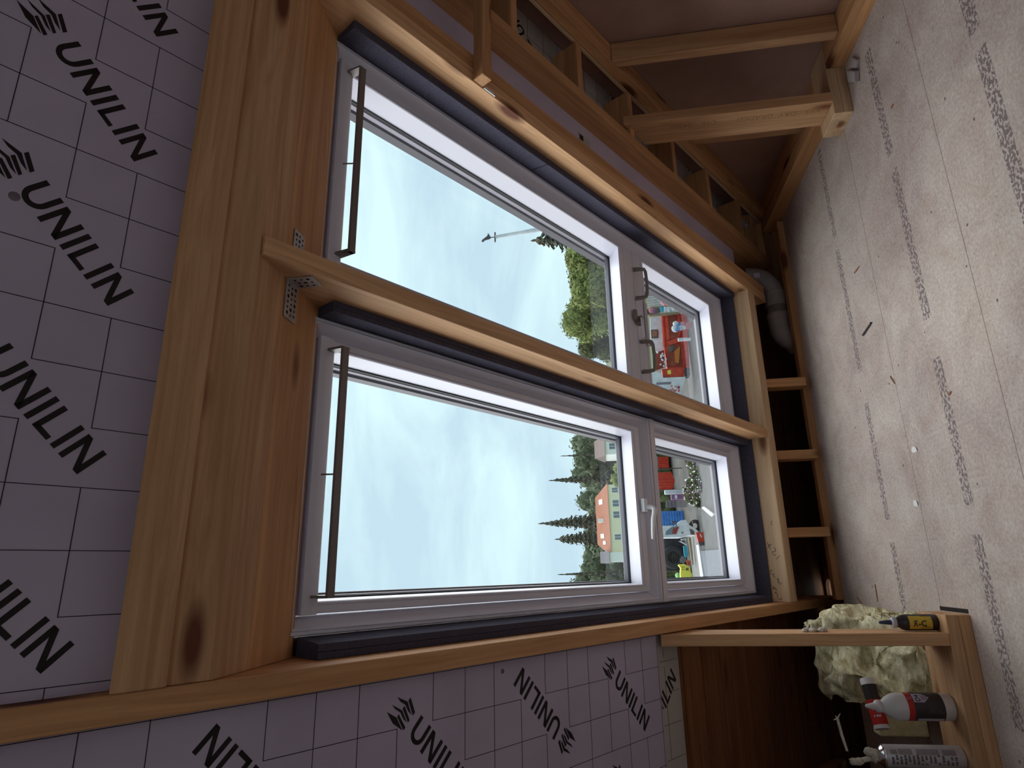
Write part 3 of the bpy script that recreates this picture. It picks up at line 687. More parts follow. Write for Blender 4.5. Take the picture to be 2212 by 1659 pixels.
    for xx in (xa, xb - 0.006):
        e = MB(); e.prism([S(xx, s0 + 0.055, 1.352), S(xx, s0 + 0.058, 1.335), S(xx, s0 + 0.070, 1.300), S(xx, s0 + 0.093, 1.300), S(xx, s0 + 0.088, 1.322), S(xx, s0 + 0.082, 1.350)], XV * 0.006)
        e.build('bar_bracket', M['bar_grey'], root)
    e = MB(); xm = (xa + xb) / 2 - 0.02; e.tube([S(xm, s0 + 0.060, 1.338), S(xm, s0 + 0.078, 1.318), S(xm, s0 + 0.084, 1.306)], 0.0022, 8); e.build('bar_stay', M['bar_grey'], root)
    return root, smid, nf
w2, smid, nf = build_window(1, 'left white framed roof window with a fixed pane below it', -0.129, 0.621, False)
w1, _, _ = build_window(2, 'right white framed roof window with grab handles on its lower half', 0.737, 1.487, True)
# handle of the left window
h = MB(); sh = 2.302; hx = 0.232
h.box(S(hx - 0.012, sh - 0.052, 1.330), XV * 0.052, DV * 0.026, NV * 0.014)
h.tube([S(hx + 0.006, sh - 0.040, 1.335), S(hx + 0.006, sh - 0.028, 1.312), S(hx - 0.002, sh - 0.026, 1.300), S(hx - 0.018, sh - 0.036, 1.296), S(hx - 0.045, sh - 0.049, 1.296), S(hx - 0.090, sh - 0.056, 1.297), S(hx - 0.122, sh - 0.058, 1.299)], [0.009, 0.010, 0.0105, 0.010, 0.009, 0.008, 0.006], 12)
h.build('handle', M['handle_white'], w2)
# grab handles, lock and lever of the right window
def grab(xa, xb, s):
    g = MB(); n0, n1 = 1.348, 1.305
    g.tube([S(xa, s - 0.022, n0), S(xa, s - 0.010, n0 - 0.018), S(xa - 0.004, s + 0.002, n1 + 0.004), S(xa - 0.016, s + 0.006, n1), S((xa + xb) / 2, s + 0.008, n1 - 0.002), S(xb + 0.016, s + 0.006, n1), S(xb + 0.004, s + 0.002, n1 + 0.004), S(xb, s - 0.010, n0 - 0.018), S(xb, s - 0.022, n0)],
           [0.010, 0.0095, 0.0085, 0.0075, 0.0072, 0.0075, 0.0085, 0.0095, 0.010], 12)
    return g.build('grab_handle', M['handle_grey'], w1)
grab(1.342, 1.196, 2.375); grab(0.985, 0.842, 2.385)
g = MB(); g.sbox(1.075, 1.125, smid - 0.022, smid - 0.004, 1.334, 1.346); g.sbox(1.060, 1.085, smid + 0.0, smid + 0.030, 1.330, 1.348); g.tube([S(1.09, smid + 0.012, 1.346), S(1.09, smid + 0.012, 1.322)], 0.011, 14)
g.build('lock', M['handle_grey'], w1)
g = MB(); g.tube([S(1.085, smid + 0.004, 1.322), S(1.03, smid + 0.006, 1.318), S(0.990, smid + 0.008, 1.318)], [0.006, 0.0048, 0.0042], 10); g.build('lever', M['chrome'], w1)
g = MB(); g.sbox(0.982, 1.196, 2.418, 2.440, 1.346, 1.3515); g.build('cover_strip', M['foil'], w1)

# ================================================================ METAL BRACKETS
def bracket(label, o, a, b_, c_, La, Lb, Lc):
    """angle plate: flange 1 spans a x c, flange 2 spans b x c (c is the common edge)"""
    r = empty('angle_bracket', o, label, 'bracket', 'angle brackets at the top of the middle rafter')
    t = 0.0025
    for nm, u, w, Lu in (('flange', a, b_, La), ('flange', b_, a, Lb)):
        m_ = MB(); m_.box(o, u * Lu, c_ * Lc, w * t)
        f = m_.build(nm, M['galv'], r, bevel=0.001)
        hm = MB(); rn = random.Random(5)
        nn = int(Lu / 0.013)
        for i in range(1, nn):
            for j in range(3):
                cc = o + u * (Lu * (i + 0.2 * (j % 2)) / nn) + c_ * (Lc * (0.2 + 0.3 * j)) + w * (t + 0.0002)
                r_ = 0.0032 if (i + j) % 3 else 0.0046
                hm.lathe([(0.0, 0.0), (r_, 0.0)], cc, 10, 0, axis=w)
        hm.build('screw_hole', M['hole'], f)['kind'] = 'stuff'
    return r
bracket('perforated steel angle bracket left of the middle rafter top', Wd(0.6497, 1.204, 0.6898), -XV, -ZV, YV, 0.093, 0.062, 0.052)
bracket('perforated steel angle bracket right of the middle rafter top', Wd(0.6953, 1.218, 0.6898), XV, -ZV, YV, 0.092, 0.030, 0.05)

# ================================================================ EAVES: PIPE, WOOL
pr = empty('drain_pipe', Wd(1.45, 3.66, -1.20), 'grey plastic drain pipe with elbows lying in the eaves beside the floor', 'pipe')
def pipe_part(nm, pts, r, mt='pipe', flare=None):
    b_ = MB(); b_.tube(pts, r, 24); 
    return b_.build(nm, M[mt], pr)
yp_ = 3.66; zc = -1.085
arc = [Wd(1.70 - 0.135 * (1 - math.cos(a)), yp_, zc + 0.135 - 0.135 * math.sin(a)) for a in [k * PI / 16 for k in range(9)]]
pipe_part('elbow', [Wd(1.70, yp_, -0.925)] + arc + [Wd(1.55, yp_, zc)], 0.055)
pipe_part('socket', [Wd(1.585, yp_, zc), Wd(1.58, yp_, zc), Wd(1.575, yp_, zc), Wd(1.49, yp_, zc)], [0.056, 0.066, 0.062, 0.061])
pipe_part('rubber_band', [Wd(1.492, yp_, zc), Wd(1.43, yp_, zc)], 0.0595, 'pipe_dark')
pipe_part('socket', [Wd(1.445, yp_, zc), Wd(1.44, yp_, zc), Wd(1.425, yp_, zc), Wd(1.40, yp_, zc)], [0.058, 0.066, 0.063, 0.060])
arc2 = [Wd(1.36 - 0.085 * math.sin(a), yp_ + 0.03 * (1 - math.cos(a)), zc - 0.085 * (1 - math.cos(a))) for a in [k * PI / 16 for k in range(9)]]
pipe_part('elbow', [Wd(1.43, yp_, zc)] + arc2, 0.058)
pipe_part('socket', [Wd(1.275, yp_ + 0.025, -1.145), Wd(1.272, yp_ + 0.027, -1.155), Wd(1.27, yp_ + 0.03, -1.175), Wd(1.27, yp_ + 0.03, -1.30)], [0.060, 0.072, 0.069, 0.066])
b = MB(); b.box(Wd(1.668, yp_ - 0.056, -1.0), XV * 0.03, YV * 0.001, ZV * 0.034); b.build('pipe_label', M['foil'], pr)

def wool(label, c, size, seed, amp=0.06, wedge=0.0):
    """torn glass wool: box shell displaced by noise"""
    bm = bmesh.new(); bmesh.ops.create_cube(bm, size=1.0); bmesh.ops.subdivide_edges(bm, edges=list(bm.edges), cuts=34, use_grid_fill=True)
    vs = []
    for v in bm.verts:
        p = Vector((v.co.x * size[0], v.co.y * size[1], v.co.z * size[2])); q = p * 7 + Vector((seed, seed * 2, 0))
        d = Vector((noise.noise(q), noise.noise(q + Vector((9, 0, 0))), noise.noise(q + Vector((0, 9, 0))))) * amp
        d += Vector((noise.noise(q * 4), noise.noise(q * 4 + Vector((9, 0, 0))), noise.noise(q * 4.3))) * amp * 0.35
        if v.co.z < -0.49: d = Vector((d.x, d.y, 0))
        if v.co.length > 0.62: p *= 1 - 0.16 * (v.co.length - 0.62)
        if wedge: p.z = -size[2] / 2 + (p.z + size[2] / 2) * (1 - wedge * (0.5 - v.co.y))
        vs.append(p + d + Vector(c))
    b_ = MB(); b_.add(vs, [[v.index for v in f.verts] for f in bm.faces], 0, True); bm.free()
    return tag(b_.build('glass_wool', M['wool']), label, 'insulation wool')
wool('crumpled yellow glass wool batt behind the knee wall stud', Wd(-0.35, 2.86, -0.995), (0.29, 0.46, 0.33), 3, 0.075, 0.72)
wool('yellow glass wool sloping up behind the leaning cartridge', Wd(-0.375, 3.24, -1.125), (0.34, 0.36, 0.07), 11, 0.05)
b = MB(); b.box(Wd(-0.590, 2.66, -1.083), XV * 0.085, YV * 0.06, ZV * 0.165); tag(b.build('wool_offcut', M['glass_wool_board'], bevel=0.006), 'yellow wool block between the white glue bottle and the spray can', 'wool block')

# ================================================================ BOTTLES ON THE PLATE
ZP = FZ + 0.0757
M['black_plastic'] = mat('black_plastic', (0.022, 0.017, 0.022), 0.35, spec=0.5)
M['navy_plastic'] = mat('navy_plastic', (0.035, 0.045, 0.10), 0.4)
M['yellow_label'] = mat('yellow_label', (0.62, 0.42, 0.05), 0.5)
M['clear_cap'] = mat('clear_cap', (0.45, 0.44, 0.48), 0.25)
M['white_plastic'] = mat('white_plastic', (0.70, 0.66, 0.66), 0.4, spec=0.4)
M['red_label'] = mat('red_label', (0.50, 0.028, 0.022), 0.45)
M['dark_label'] = mat('dark_label', (0.045, 0.035, 0.035), 0.45)
M['can_white'] = noisy(mat('can_white', rough=0.35, metal=0.25), (0.50, 0.46, 0.49), (0.60, 0.56, 0.58), 20)
M['text_grey'] = mat('text_grey', (0.12, 0.09, 0.10), 0.6)
def wrap_text(mb, txt, cx, cy, z, r, ang, size, mi, bold=0.01, vertical=True, up=1):
    """lettering wrapped on a cylinder; ang = angle of the text's middle; vertical: reads along the axis"""
    vs, fs = glyphs(txt, bold)
    mx = sum(p[0] for p in vs) / len(vs); my = sum(p[1] for p in vs) / len(vs); out = []
    for (u, v) in vs:
        if vertical: a = ang + up * (v - my) * size / r; h_ = z + up * (u - mx) * size
        else: a = ang + (u - mx) * size / r; h_ = z + (v - my) * size
        out.append(Vector((cx + r * math.cos(a), cy + r * math.sin(a), h_ + EYE)))
    mb.add(out, fs, mi)
    mb.v = mb.v
def patch(mb, cx, cy, z0, z1, r, a0, a1, mi, seg=18):
    mb.lathe([(r, 0), (r, z1 - z0)], Wd(cx, cy, z0), seg, mi, a0=a0, a1=a1)
# direction from bottle towards the camera: angle about -90 deg
def facing(cx, cy): return math.atan2(-cy, -cx)
# black glue bottle
cx, cy, r = -0.1925, 2.452, 0.0262; fa = facing(cx, cy)
bt = empty('glue_bottle', Wd(cx, cy, ZP), 'black glue bottle with a yellow label and dark nozzle beside the stud', 'bottle')
b = MB(); b.lathe([(0, 0), (r - 0.004, 0), (r, 0.004), (r, 0.100), (r - 0.003, 0.110), (r - 0.009, 0.120), (0.0155, 0.125), (0.0155, 0.128), (0, 0.128)], Wd(cx, cy, ZP)); b.build('body', M['black_plastic'], bt)
b = MB(); b.lathe([(0.0, 0.128), (0.0185, 0.1285), (0.0185, 0.139), (0.014, 0.142), (0, 0.142)], Wd(cx, cy, ZP)); b.build('collar', M['clear_cap'], bt)
b = MB(); b.lathe([(0.008, 0.141), (0.0075, 0.150), (0.0045, 0.178), (0.003, 0.181), (0, 0.181)], Wd(cx, cy, ZP)); b.build('nozzle', M['navy_plastic'], bt)
b = MB(); b.tube([Wd(cx + 0.017, cy, ZP + 0.137), Wd(cx + 0.030, cy, ZP + 0.150), Wd(cx + 0.030, cy, ZP + 0.165), Wd(cx + 0.012, cy, ZP + 0.172)], 0.0012, 6); b.build('cap_strap', M['navy_plastic'], bt)
b = MB(); patch(b, cx, cy, ZP + 0.022, ZP + 0.094, r + 0.0006, fa - 0.95, fa + 0.85, 0)
b.add([Wd(cx + (r + 0.0011) * math.cos(a), cy + (r + 0.0011) * math.sin(a), z) for a, z in ((fa + 0.85, ZP + 0.022), (fa - 0.3, ZP + 0.022), (fa + 0.85, ZP + 0.058), (fa + 0.3, ZP + 0.022))], [(0, 1, 3), (0, 3, 2)], 1)
wrap_text(b, 'D-R', cx, cy, ZP + 0.066, r + 0.0012, fa - 0.15, 0.026, 1, 0.03)
wrap_text(b, 'wood glue', cx, cy, ZP + 0.045, r + 0.0012, fa - 0.65, 0.007, 1, 0.0)
b.build('label', [M['yellow_label'], M['black_plastic']], bt)
# white D4 glue bottle
cx, cy, r = -0.455, 2.462, 0.0415; fa = facing(cx, cy)
bt = empty('glue_bottle', Wd(cx, cy, ZP), 'large white glue bottle labelled D4 with a red band', 'bottle')
b = MB(); b.lathe([(0, 0), (r - 0.006, 0), (r, 0.006), (r, 0.170), (r - 0.004, 0.186), (r - 0.014, 0.202), (0.020, 0.212), (0.0175, 0.216), (0.0175, 0.219), (0, 0.219)], Wd(cx, cy, ZP), 36); b.build('body', M['white_plastic'], bt)
b = MB(); b.lathe([(0.0, 0.219), (0.0195, 0.2192), (0.0190, 0.232), (0.014, 0.236), (0.011, 0.240), (0.006, 0.262), (0.003, 0.266), (0, 0.266)], Wd(cx, cy, ZP)); b.build('nozzle', M['white_plastic'], bt)
b = MB(); patch(b, cx, cy, ZP + 0.036, ZP + 0.128, r + 0.0006, fa - 1.75, fa + 1.75, 0, 36); patch(b, cx, cy, ZP + 0.128, ZP + 0.146, r + 0.0007, fa - 1.75, fa + 1.75, 1, 36)
patch(b, cx, cy, ZP + 0.040, ZP + 0.118, r + 0.0011, fa - 1.35, fa - 0.95, 2, 8)
a0, a1 = fa + 0.30, fa + 1.05
vs = [(a0, 0.126), (a1, 0.126), (a1, 0.094), ((a0 + a1) / 2 + .1, 0.078), (a0, 0.094)]
fan = [Wd(cx + (r + 0.0014) * math.cos(a), cy + (r + 0.0014) * math.sin(a), ZP + z) for a, z in vs]
seg = []
for k in range(8):
    ta, tb = a0 + (a1 - a0) * k / 8, a0 + (a1 - a0) * (k + 1) / 8
    def lowz(t): return 0.094 - 0.018 * (1 - abs((t - (a0 + a1) / 2) / ((a1 - a0) / 2)))
    b.add([Wd(cx + (r + 0.0014) * math.cos(t), cy + (r + 0.0014) * math.sin(t), ZP + z) for t, z in ((ta, 0.126), (tb, 0.126), (tb, lowz(tb)), (ta, lowz(ta)))], [(0, 1, 2, 3)], 2)
wrap_text(b, 'D4', cx, cy, ZP + 0.112, r + 0.0019, (a0 + a1) / 2, 0.020, 3, 0.02, vertical=False)
for k in range(5): patch(b, cx, cy, ZP + 0.098 - 0.004 * k, ZP + 0.0995 - 0.004 * k, r + 0.0018, a0 + 0.1 + 0.04 * k, a1 - 0.1 - 0.04 * k, 3, 6)
wrap_text(b, 'LECOL', cx, cy, ZP + 0.066, r + 0.0012, fa - 0.35, 0.017, 4, 0.01)
wrap_text(b, '7.5', cx, cy, ZP + 0.137, r + 0.0013, fa + 0.6, 0.012, 2, 0.01)
b.build('label', [M['dark_label'], M['red_label'], M['foil'], M['print'], M['text_grey']], bt)
# red and black cartridge leaning behind
A = at_y(1872, 1466, 2.66); B = at_y(1906, 1575, 2.60); ax = (B - A); Lc = ax.length; ax.normalize()
bt = empty('sealant_cartridge', B, 'red and black sealant cartridge leaning behind the white glue bottle', 'cartridge'); r = 0.0245
b = MB(); b.tube([A, A + ax * 0.004, A + ax * Lc], [r - 0.002, r, r], 28); b.build('tube', M['white_plastic'], bt)
b = MB(); b.tube([A + ax * 0.022, A + ax * 0.072], r + 0.0006, 28, caps=False); b.build('black_sleeve', M['dark_label'], bt)
b = MB(); b.tube([A + ax * 0.072, A + ax * (Lc - 0.012)], r + 0.0006, 28, 0, caps=False)
vw = (Vector((0, 0, EYE)) - A).normalized(); vw = (vw - vw.dot(ax) * ax).normalized(); sd = ax.cross(vw)
for k, (t, w) in enumerate(((0.086, 0.030), (0.100, 0.034), (0.122, 0.024))):
    c0 = A + ax * t
    for j in range(6):
        an = (j - 2.5) * 0.16
        p = c0 + (vw * math.cos(an) + sd * math.sin(an)) * (r + 0.0012); tt = (sd * math.cos(an) - vw * math.sin(an))
        if j != (k + 2) % 5: b.box(p, ax * 0.007, tt * 0.0032, vw * 0.0003, 1)
b.build('red_sleeve', [M['red_label'], M['white_plastic']], bt)
# spray foam can with its gun adapter
cx, cy, r = -0.600, 2.455, 0.0335; fa = facing(cx, cy)
bt = empty('foam_can', Wd(cx, cy, ZP), 'pale spray foam can with a crusted white nozzle at the image border', 'can')
b = MB(); b.lathe([(0, 0.004), (r - 0.005, 0), (r - 0.001, 0.002), (r, 0.006), (r, 0.232), (r - 0.002, 0.236)], Wd(cx, cy, ZP), 36); b.build('body', M['can_white'], bt)
b = MB(); b.lathe([(r - 0.002, 0.236), (r + 0.0006, 0.238), (r - 0.003, 0.243), (0.024, 0.252), (0.018, 0.256), (0, 0.257)], Wd(cx, cy, ZP), 36); b.build('shoulder', M['chrome'], bt)
b = MB()
rn = random.Random(3)
for c in range(16):
    a = fa + 0.25 + 0.0; z = ZP + 0.03 + c * 0.0125
    L_ = 0.0; t0 = fa - 0.75; 
    while L_ < 0.75:
        w_ = rn.uniform(0.05, 0.16)
        if rn.random() < 0.82: patch(b, cx, cy, z, z + 0.007, r + 0.0006, t0 + L_, t0 + L_ + w_, 0, 2)
        L_ += w_ + 0.03
for (za, zb, aa, ab) in ((0.16, 0.20, 0.1, 0.65), (0.08, 0.145, 0.1, 0.65), (0.03, 0.07, 0.1, 0.6), (0.205, 0.225, 0.15, 0.55)):
    zz = za
    while zz < zb: patch(b, cx, cy, ZP + zz, ZP + zz + 0.0016, r + 0.0006, fa + aa, fa + ab, 0, 5); zz += 0.0034
b.build('label_print', M['text_grey'], bt)
b = MB(); b.blob(Wd(cx, cy, ZP + 0.268), 0.021, 3, 0.45, 3.0, 4, sc=(1, 1, 0.8)); b.blob(Wd(cx + 0.012, cy - 0.006, ZP + 0.284), 0.013, 3, 0.4, 3.0, 9); b.build('nozzle_crust', M['glob'], bt)
b = MB(); b.tube([Wd(cx - 0.004, cy, ZP + 0.262), Wd(cx - 0.012, cy - 0.005, ZP + 0.30), Wd(cx - 0.020, cy - 0.01, ZP + 0.345)], [0.009, 0.008, 0.006], 10); b.blob(Wd(cx - 0.014, cy - 0.02, ZP + 0.33), 0.012, 2, 0.5, 3, 6, sc=(1, 1, 2)); b.build('adapter', M['glob'], bt)
A = at_y(1830, 1622, 2.45); B = at_y(1809, 1552, 2.45)
b = MB(); b.tube([A, (A + B) / 2 + Vector((0, 0, 0.002)), B], [0.0042, 0.0048, 0.0045], 9)
for dx, dz in ((0.016, -0.010), (-0.004, 0.014), (0.008, 0.006)): b.tube([B, B + Vector((dx, -0.004, dz))], [0.003, 0.0012], 6)
b.build('straw', M['glob'], bt)
# dried foam blob on the stud
b = MB(); p0 = at_y(1728, 1362, 2.50)
for k in range(6): b.blob(Wd(-0.2185 + 0.003, 2.44 + 0.010 * (k % 2), -0.652 + 0.0 - 0.0135 * k) , 0.0085 + 0.002 * (k % 3), 2, 0.5, 2.5, k, sc=(0.8, 1.3, 1.1))
tag(b.build('dried_foam', M['glob']), 'dried cream foam blob stuck to the side of the knee wall stud', 'foam blob')

# ================================================================ THINGS ON THE FLOOR
def on_floor(px, py): p = at_z(px, py, 0.0); return p
A, B = on_floor(1866, 724), on_floor(1884, 697)
b = MB(); b.tube([A + ZV * 0.0045, B + ZV * 0.0045], [0.0042, 0.0042], 8); tag(b.build('pencil', M['black_plastic']), 'short dark stick lying on the open chipboard floor', 'stick')
for (px, py, lb, dx, dy) in ((1976, 971, 'white paper scrap on the floor, the one nearer the middle rafter', 0.011, 0.021), (1979, 1087, 'white paper scrap on the floor, the one nearer the knee wall', 0.012, 0.016)):
    c = on_floor(px, py); b = MB()
    V = [c + Vector((dx * a, dy * e, z)) for a, e, z in ((-1, -.9, .001), (-.1, -1, .003), (.9, -.5, .001), (1, .3, .004), (.4, 1, .001), (-.5, .8, .004), (-1.1, .1, .002))]
    b.prism(V, ZV * 0.0008); tag(b.build('paper_scrap', M['paper']), lb, 'scrap')
rn = random.Random(12)
M['splinter'] = mat('splinter', (0.30, 0.13, 0.07), 0.8)
for i, (x0, y0, x1, y1, lb) in enumerate(((1845, 1322, 1858, 1348, 'dark wood splinter by the wool, left one'), (1852, 1290, 1868, 1312, 'reddish crossed wood splinter near the wool'), (1891, 1262, 1897, 1300, 'long thin dark splinter on the floor above the wool'),
        (1924, 813, 1934, 829, 'small brown wood chip in the middle of the floor'), (1846, 590, 1858, 574, 'bent brown chip near the drain pipe'), (1926, 233, 1931, 224, 'small dark chip on the floor near the right wall'),
        (2050, 853, 2056, 845, 'dark crumb on the floor below the stamped print'), (1904, 1330, 1910, 1350, 'pale wood sliver beside the black glue bottle'))):
    A, B = on_floor(x0, y0), on_floor(x1, y1); d = (B - A); sd = Vector((-d.y, d.x, 0)).normalized() * 0.0035
    b = MB(); b.prism([A - sd, A + d * 0.5 - sd * 1.4, B, A + d * 0.6 + sd, A + sd * 0.6], ZV * 0.003); tag(b.build('wood_chip', M['splinter']), lb, 'wood chip', 'wood chips on the floor')
# crumpled clear plastic wrap beside the right plate
M['clear_plastic'] = mat('clear_plastic', (0.42, 0.38, 0.38), 0.25, spec=0.6)
b = MB(); c = on_floor(1850, 160)
b.prism([on_floor(1842, 176), on_floor(1838, 150), on_floor(1857, 152), on_floor(1858, 176)], ZV * 0.022); b.prism([on_floor(1840, 146), on_floor(1845, 122), on_floor(1858, 128), on_floor(1856, 146)], ZV * 0.016)
tag(b.build('plastic_wrap', M['clear_plastic'], bevel=0.004), 'crumpled clear plastic piece on the floor beside the right plate', 'plastic')

# ================================================================ OUTSIDE
GH = 7.0; GZ = EYE - GH                                   # the yard lies seven metres below the eye
M['yard'] = noisy(mat('yard', rough=0.95), (0.078, 0.076, 0.068), (0.109, 0.107, 0.099), 1.4, 6, coord='Object', stretch=(1, 0.4, 1))
M['grass'] = noisy(mat('grass', rough=1.0), (0.050, 0.075, 0.025), (0.100, 0.120, 0.045), 0.6, 6)
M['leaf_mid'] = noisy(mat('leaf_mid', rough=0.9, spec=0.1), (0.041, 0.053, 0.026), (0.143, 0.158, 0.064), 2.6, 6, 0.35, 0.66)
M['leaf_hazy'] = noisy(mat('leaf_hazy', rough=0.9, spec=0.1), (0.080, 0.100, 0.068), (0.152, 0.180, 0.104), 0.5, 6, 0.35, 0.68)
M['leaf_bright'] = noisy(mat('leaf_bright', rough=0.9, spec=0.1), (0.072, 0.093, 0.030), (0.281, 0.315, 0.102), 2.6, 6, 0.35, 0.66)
M['leaf_dark'] = noisy(mat('leaf_dark', rough=0.9, spec=0.1), (0.06, 0.065, 0.05), (0.13, 0.125, 0.09), 1.5, 5)
M['bark'] = noisy(mat('bark', rough=0.95), (0.10, 0.07, 0.05), (0.18, 0.13, 0.09), 8)
M['roof_orange'] = noisy(mat('roof_orange', rough=0.85), (0.344, 0.131, 0.076), (0.426, 0.179, 0.110), 2.5, 5)
M['roof_brown'] = noisy(mat('roof_brown', rough=0.85), (0.189, 0.133, 0.119), (0.231, 0.168, 0.154), 3, 5)
M['roof_grey'] = mat('roof_grey', (0.154, 0.140, 0.154), 0.8)
M['wall_cream'] = noisy(mat('wall_cream', rough=0.9), (0.86, 0.82, 0.56), (0.92, 0.88, 0.64), 2)
M['wall_white'] = mat('wall_white', (0.88, 0.88, 0.86), 0.85)
M['win_dark'] = mat('win_dark', (0.16, 0.20, 0.24), 0.25)
M['red'] = noisy(mat('red', rough=0.6), (0.426, 0.035, 0.019), (0.557, 0.062, 0.031), 3.0, 5)
M['red_dark'] = noisy(mat('red_dark', rough=0.8), (0.17, 0.03, 0.02), (0.30, 0.06, 0.04), 3.0, 4)
M['blue'] = noisy(mat('blue', rough=0.6), (0.047, 0.172, 0.484), (0.078, 0.250, 0.624), 2.5, 4)
M['dirty_white'] = noisy(mat('dirty_white', rough=0.6), (0.512, 0.520, 0.544), (0.643, 0.660, 0.693), 2.0, 5)
M['dark_iron'] = noisy(mat('dark_iron', rough=0.7), (0.06, 0.05, 0.05), (0.13, 0.11, 0.11), 4)
M['tyre'] = mat('tyre', (0.045, 0.04, 0.045), 0.85)
M['yellow'] = mat('yellow', (0.744, 0.669, 0.093), 0.5)
M['lime'] = mat('lime', (0.289, 0.561, 0.247), 0.5)
M['tan_wood'] = noisy(mat('tan_wood', rough=0.8), (0.210, 0.160, 0.100), (0.275, 0.220, 0.150), 6)
M['brick'] = noisy(mat('brick', rough=0.9), (0.220, 0.088, 0.055), (0.319, 0.154, 0.099), 9)
M['concrete'] = noisy(mat('concrete', rough=0.9), (0.157, 0.154, 0.143), (0.200, 0.196, 0.185), 2.5, 5)
M['deck_grey'] = noisy(mat('deck_grey', rough=0.8), (0.112, 0.120, 0.132), (0.152, 0.160, 0.176), 3, 4, stretch=(4, 1, 1))
M['purple'] = mat('purple', (0.210, 0.098, 0.196), 0.8); M['orange'] = mat('orange', (0.450, 0.150, 0.030), 0.7)
M['turq'] = mat('turq', (0.035, 0.294, 0.406), 0.5); M['pink'] = mat('pink', (0.450, 0.180, 0.204), 0.7)

def G(px, py): return at_z(px, py, GZ)
b = MB(); b.box(Vector((-120, 6, GZ - 0.3)), XV * 300, YV * 70, ZV * 0.3); tag(b.build('yard', M['yard']), 'pale gravel yard below the windows', 'ground', kind='structure')
b = MB(); b.box(Vector((-300, 76, GZ - 0.3)), XV * 900, YV * 420, ZV * 0.32); tag(b.build('meadow', M['grass']), 'green ground beyond the yard', 'ground', kind='structure')

def crown(mb, c, R, rn, nb=7, sub=3, leaves=900, size=0.25, sc=(1, 1, 1), amp=0.5):
    cs = []
    for k in range(nb):
        a = rn.uniform(0, 2 * PI); q = rn.uniform(0.25, 0.62) if k else 0
        cc = Vector(c) + Vector((math.cos(a) * q * R * sc[0], math.sin(a) * q * R * sc[1], rn.uniform(-0.55, 0.62) * R * sc[2] * (1 if k else 0)))
        rr = R * rn.uniform(0.30, 0.52); cs.append((cc, rr)); mb.blob(cc, rr, sub, amp, 3.2, rn.randint(0, 99), 0)
    for k in range(leaves):
        cc, rr = cs[rn.randrange(len(cs))]; d = Vector((rn.gauss(0, 1), rn.gauss(0, 1), rn.gauss(0, 1))).normalized()
        p = cc + d * rr * rn.uniform(0.9, 1.38); u = d.orthogonal().normalized(); v = d.cross(u); an = rn.uniform(0, 6.3); u, v = u * math.cos(an) + v * math.sin(an), v * math.cos(an) - u * math.sin(an)
        s_ = size * rn.uniform(0.5, 1.3); mb.add([p - u * s_, p + v * s_ * 0.5 + d * s_ * 0.3, p + u * s_ + d * s_ * 0.5, p - v * s_ * 0.45], [(0, 1, 2), (0, 2, 3)], 0)
def tree(name, px_top, px_y, Y, width_px, label, m_leaf, seed, group=None, leaves=500, size=0.35, sc=(1, 1, 1.15), base=None, low=0.25, nb=8):
    top = at_y(px_top, px_y, Y); gz = GZ; H = top.z - gz; ppm = F_PX / (R2.dot(top - Vector((0, 0, EYE))))
    R = width_px / ppm / 2; rn = random.Random(seed)
    root = empty(name, Vector((top.x, top.y, gz)), label, 'tree', group)
    mb = MB(); hc = H * (1 + low) / 2; half = H * (1 - low) / 2
    crown(mb, (top.x, top.y, gz + hc), R, rn, nb, 3, leaves, size, (1, 1, half / R * 0.98 * sc[2] / 1.15))
    mb.build('crown', m_leaf, root)
    t = MB(); t.tube([Vector((top.x, top.y, gz)), Vector((top.x + R * .05, top.y, gz + hc * 0.7)), Vector((top.x, top.y, gz + hc))], [R * 0.10 + 0.08, R * 0.07 + 0.05, R * 0.03 + 0.02], 8); t.build('trunk', M['bark'], root)
    return root
def conifer(px_top, px_y, Y, width_px, label, m_leaf, seed, layers=16, low=0.06, fat=0.9, group=None, rag=0.3, name='spruce_tree'):
    top = at_y(px_top, px_y, Y); H = top.z - GZ; ppm = F_PX / (R2.dot(top - Vector((0, 0, EYE)))); R = width_px / ppm / 2; rn = random.Random(seed)
    root = empty(name, Vector((top.x, top.y, GZ)), label, 'tree', group); mb = MB()
    for L_ in range(layers):
        t = L_ / (layers - 1); z = GZ + H * (1 - t * (1 - low)); rr = R * (0.06 + 0.94 * t ** fat); nbr = 7 + int(9 * t)
        for k in range(nbr):
            a = 2 * PI * (k + rn.random() * 0.8) / nbr; q = rr * rn.uniform(1 - rag * 1.4, 1 + rag * .5); d = Vector((math.cos(a), math.sin(a), 0)); sd = Vector((-d.y, d.x, 0)); w = q * 0.30 + 0.1
            p0 = Vector((top.x, top.y, z)); zt = H / layers
            mid = p0 + d * q * 0.55 + ZV * (-zt * 0.25); tip = p0 + d * q + ZV * (-zt * 0.9 + rn.uniform(-.2, .3) * zt)
            mb.add([p0 + ZV * zt * .5, mid + sd * w, tip, mid - sd * w, mid - ZV * zt * 0.7], [(0, 1, 2, 3), (1, 4, 2), (2, 4, 3), (0, 4, 1), (0, 3, 4)], 0)
            for q2 in range(3):
                m2 = p0 + d * q * rn.uniform(.4, .95) - ZV * zt * rn.uniform(.2, .9); o2 = sd * w * rn.uniform(-1.3, 1.3)
                mb.add([m2, m2 + o2 + d * q * .12, m2 + o2 * 0.7 - ZV * zt * .5], [(0, 1, 2)], 0)
    mb.build('foliage', m_leaf, root); t = MB(); t.tube([Vector((top.x, top.y, GZ)), Vector((top.x, top.y, top.z - H * .02))], [R * .09 + .1, 0.03], 7); t.build('trunk', M['bark'], root)
    return root

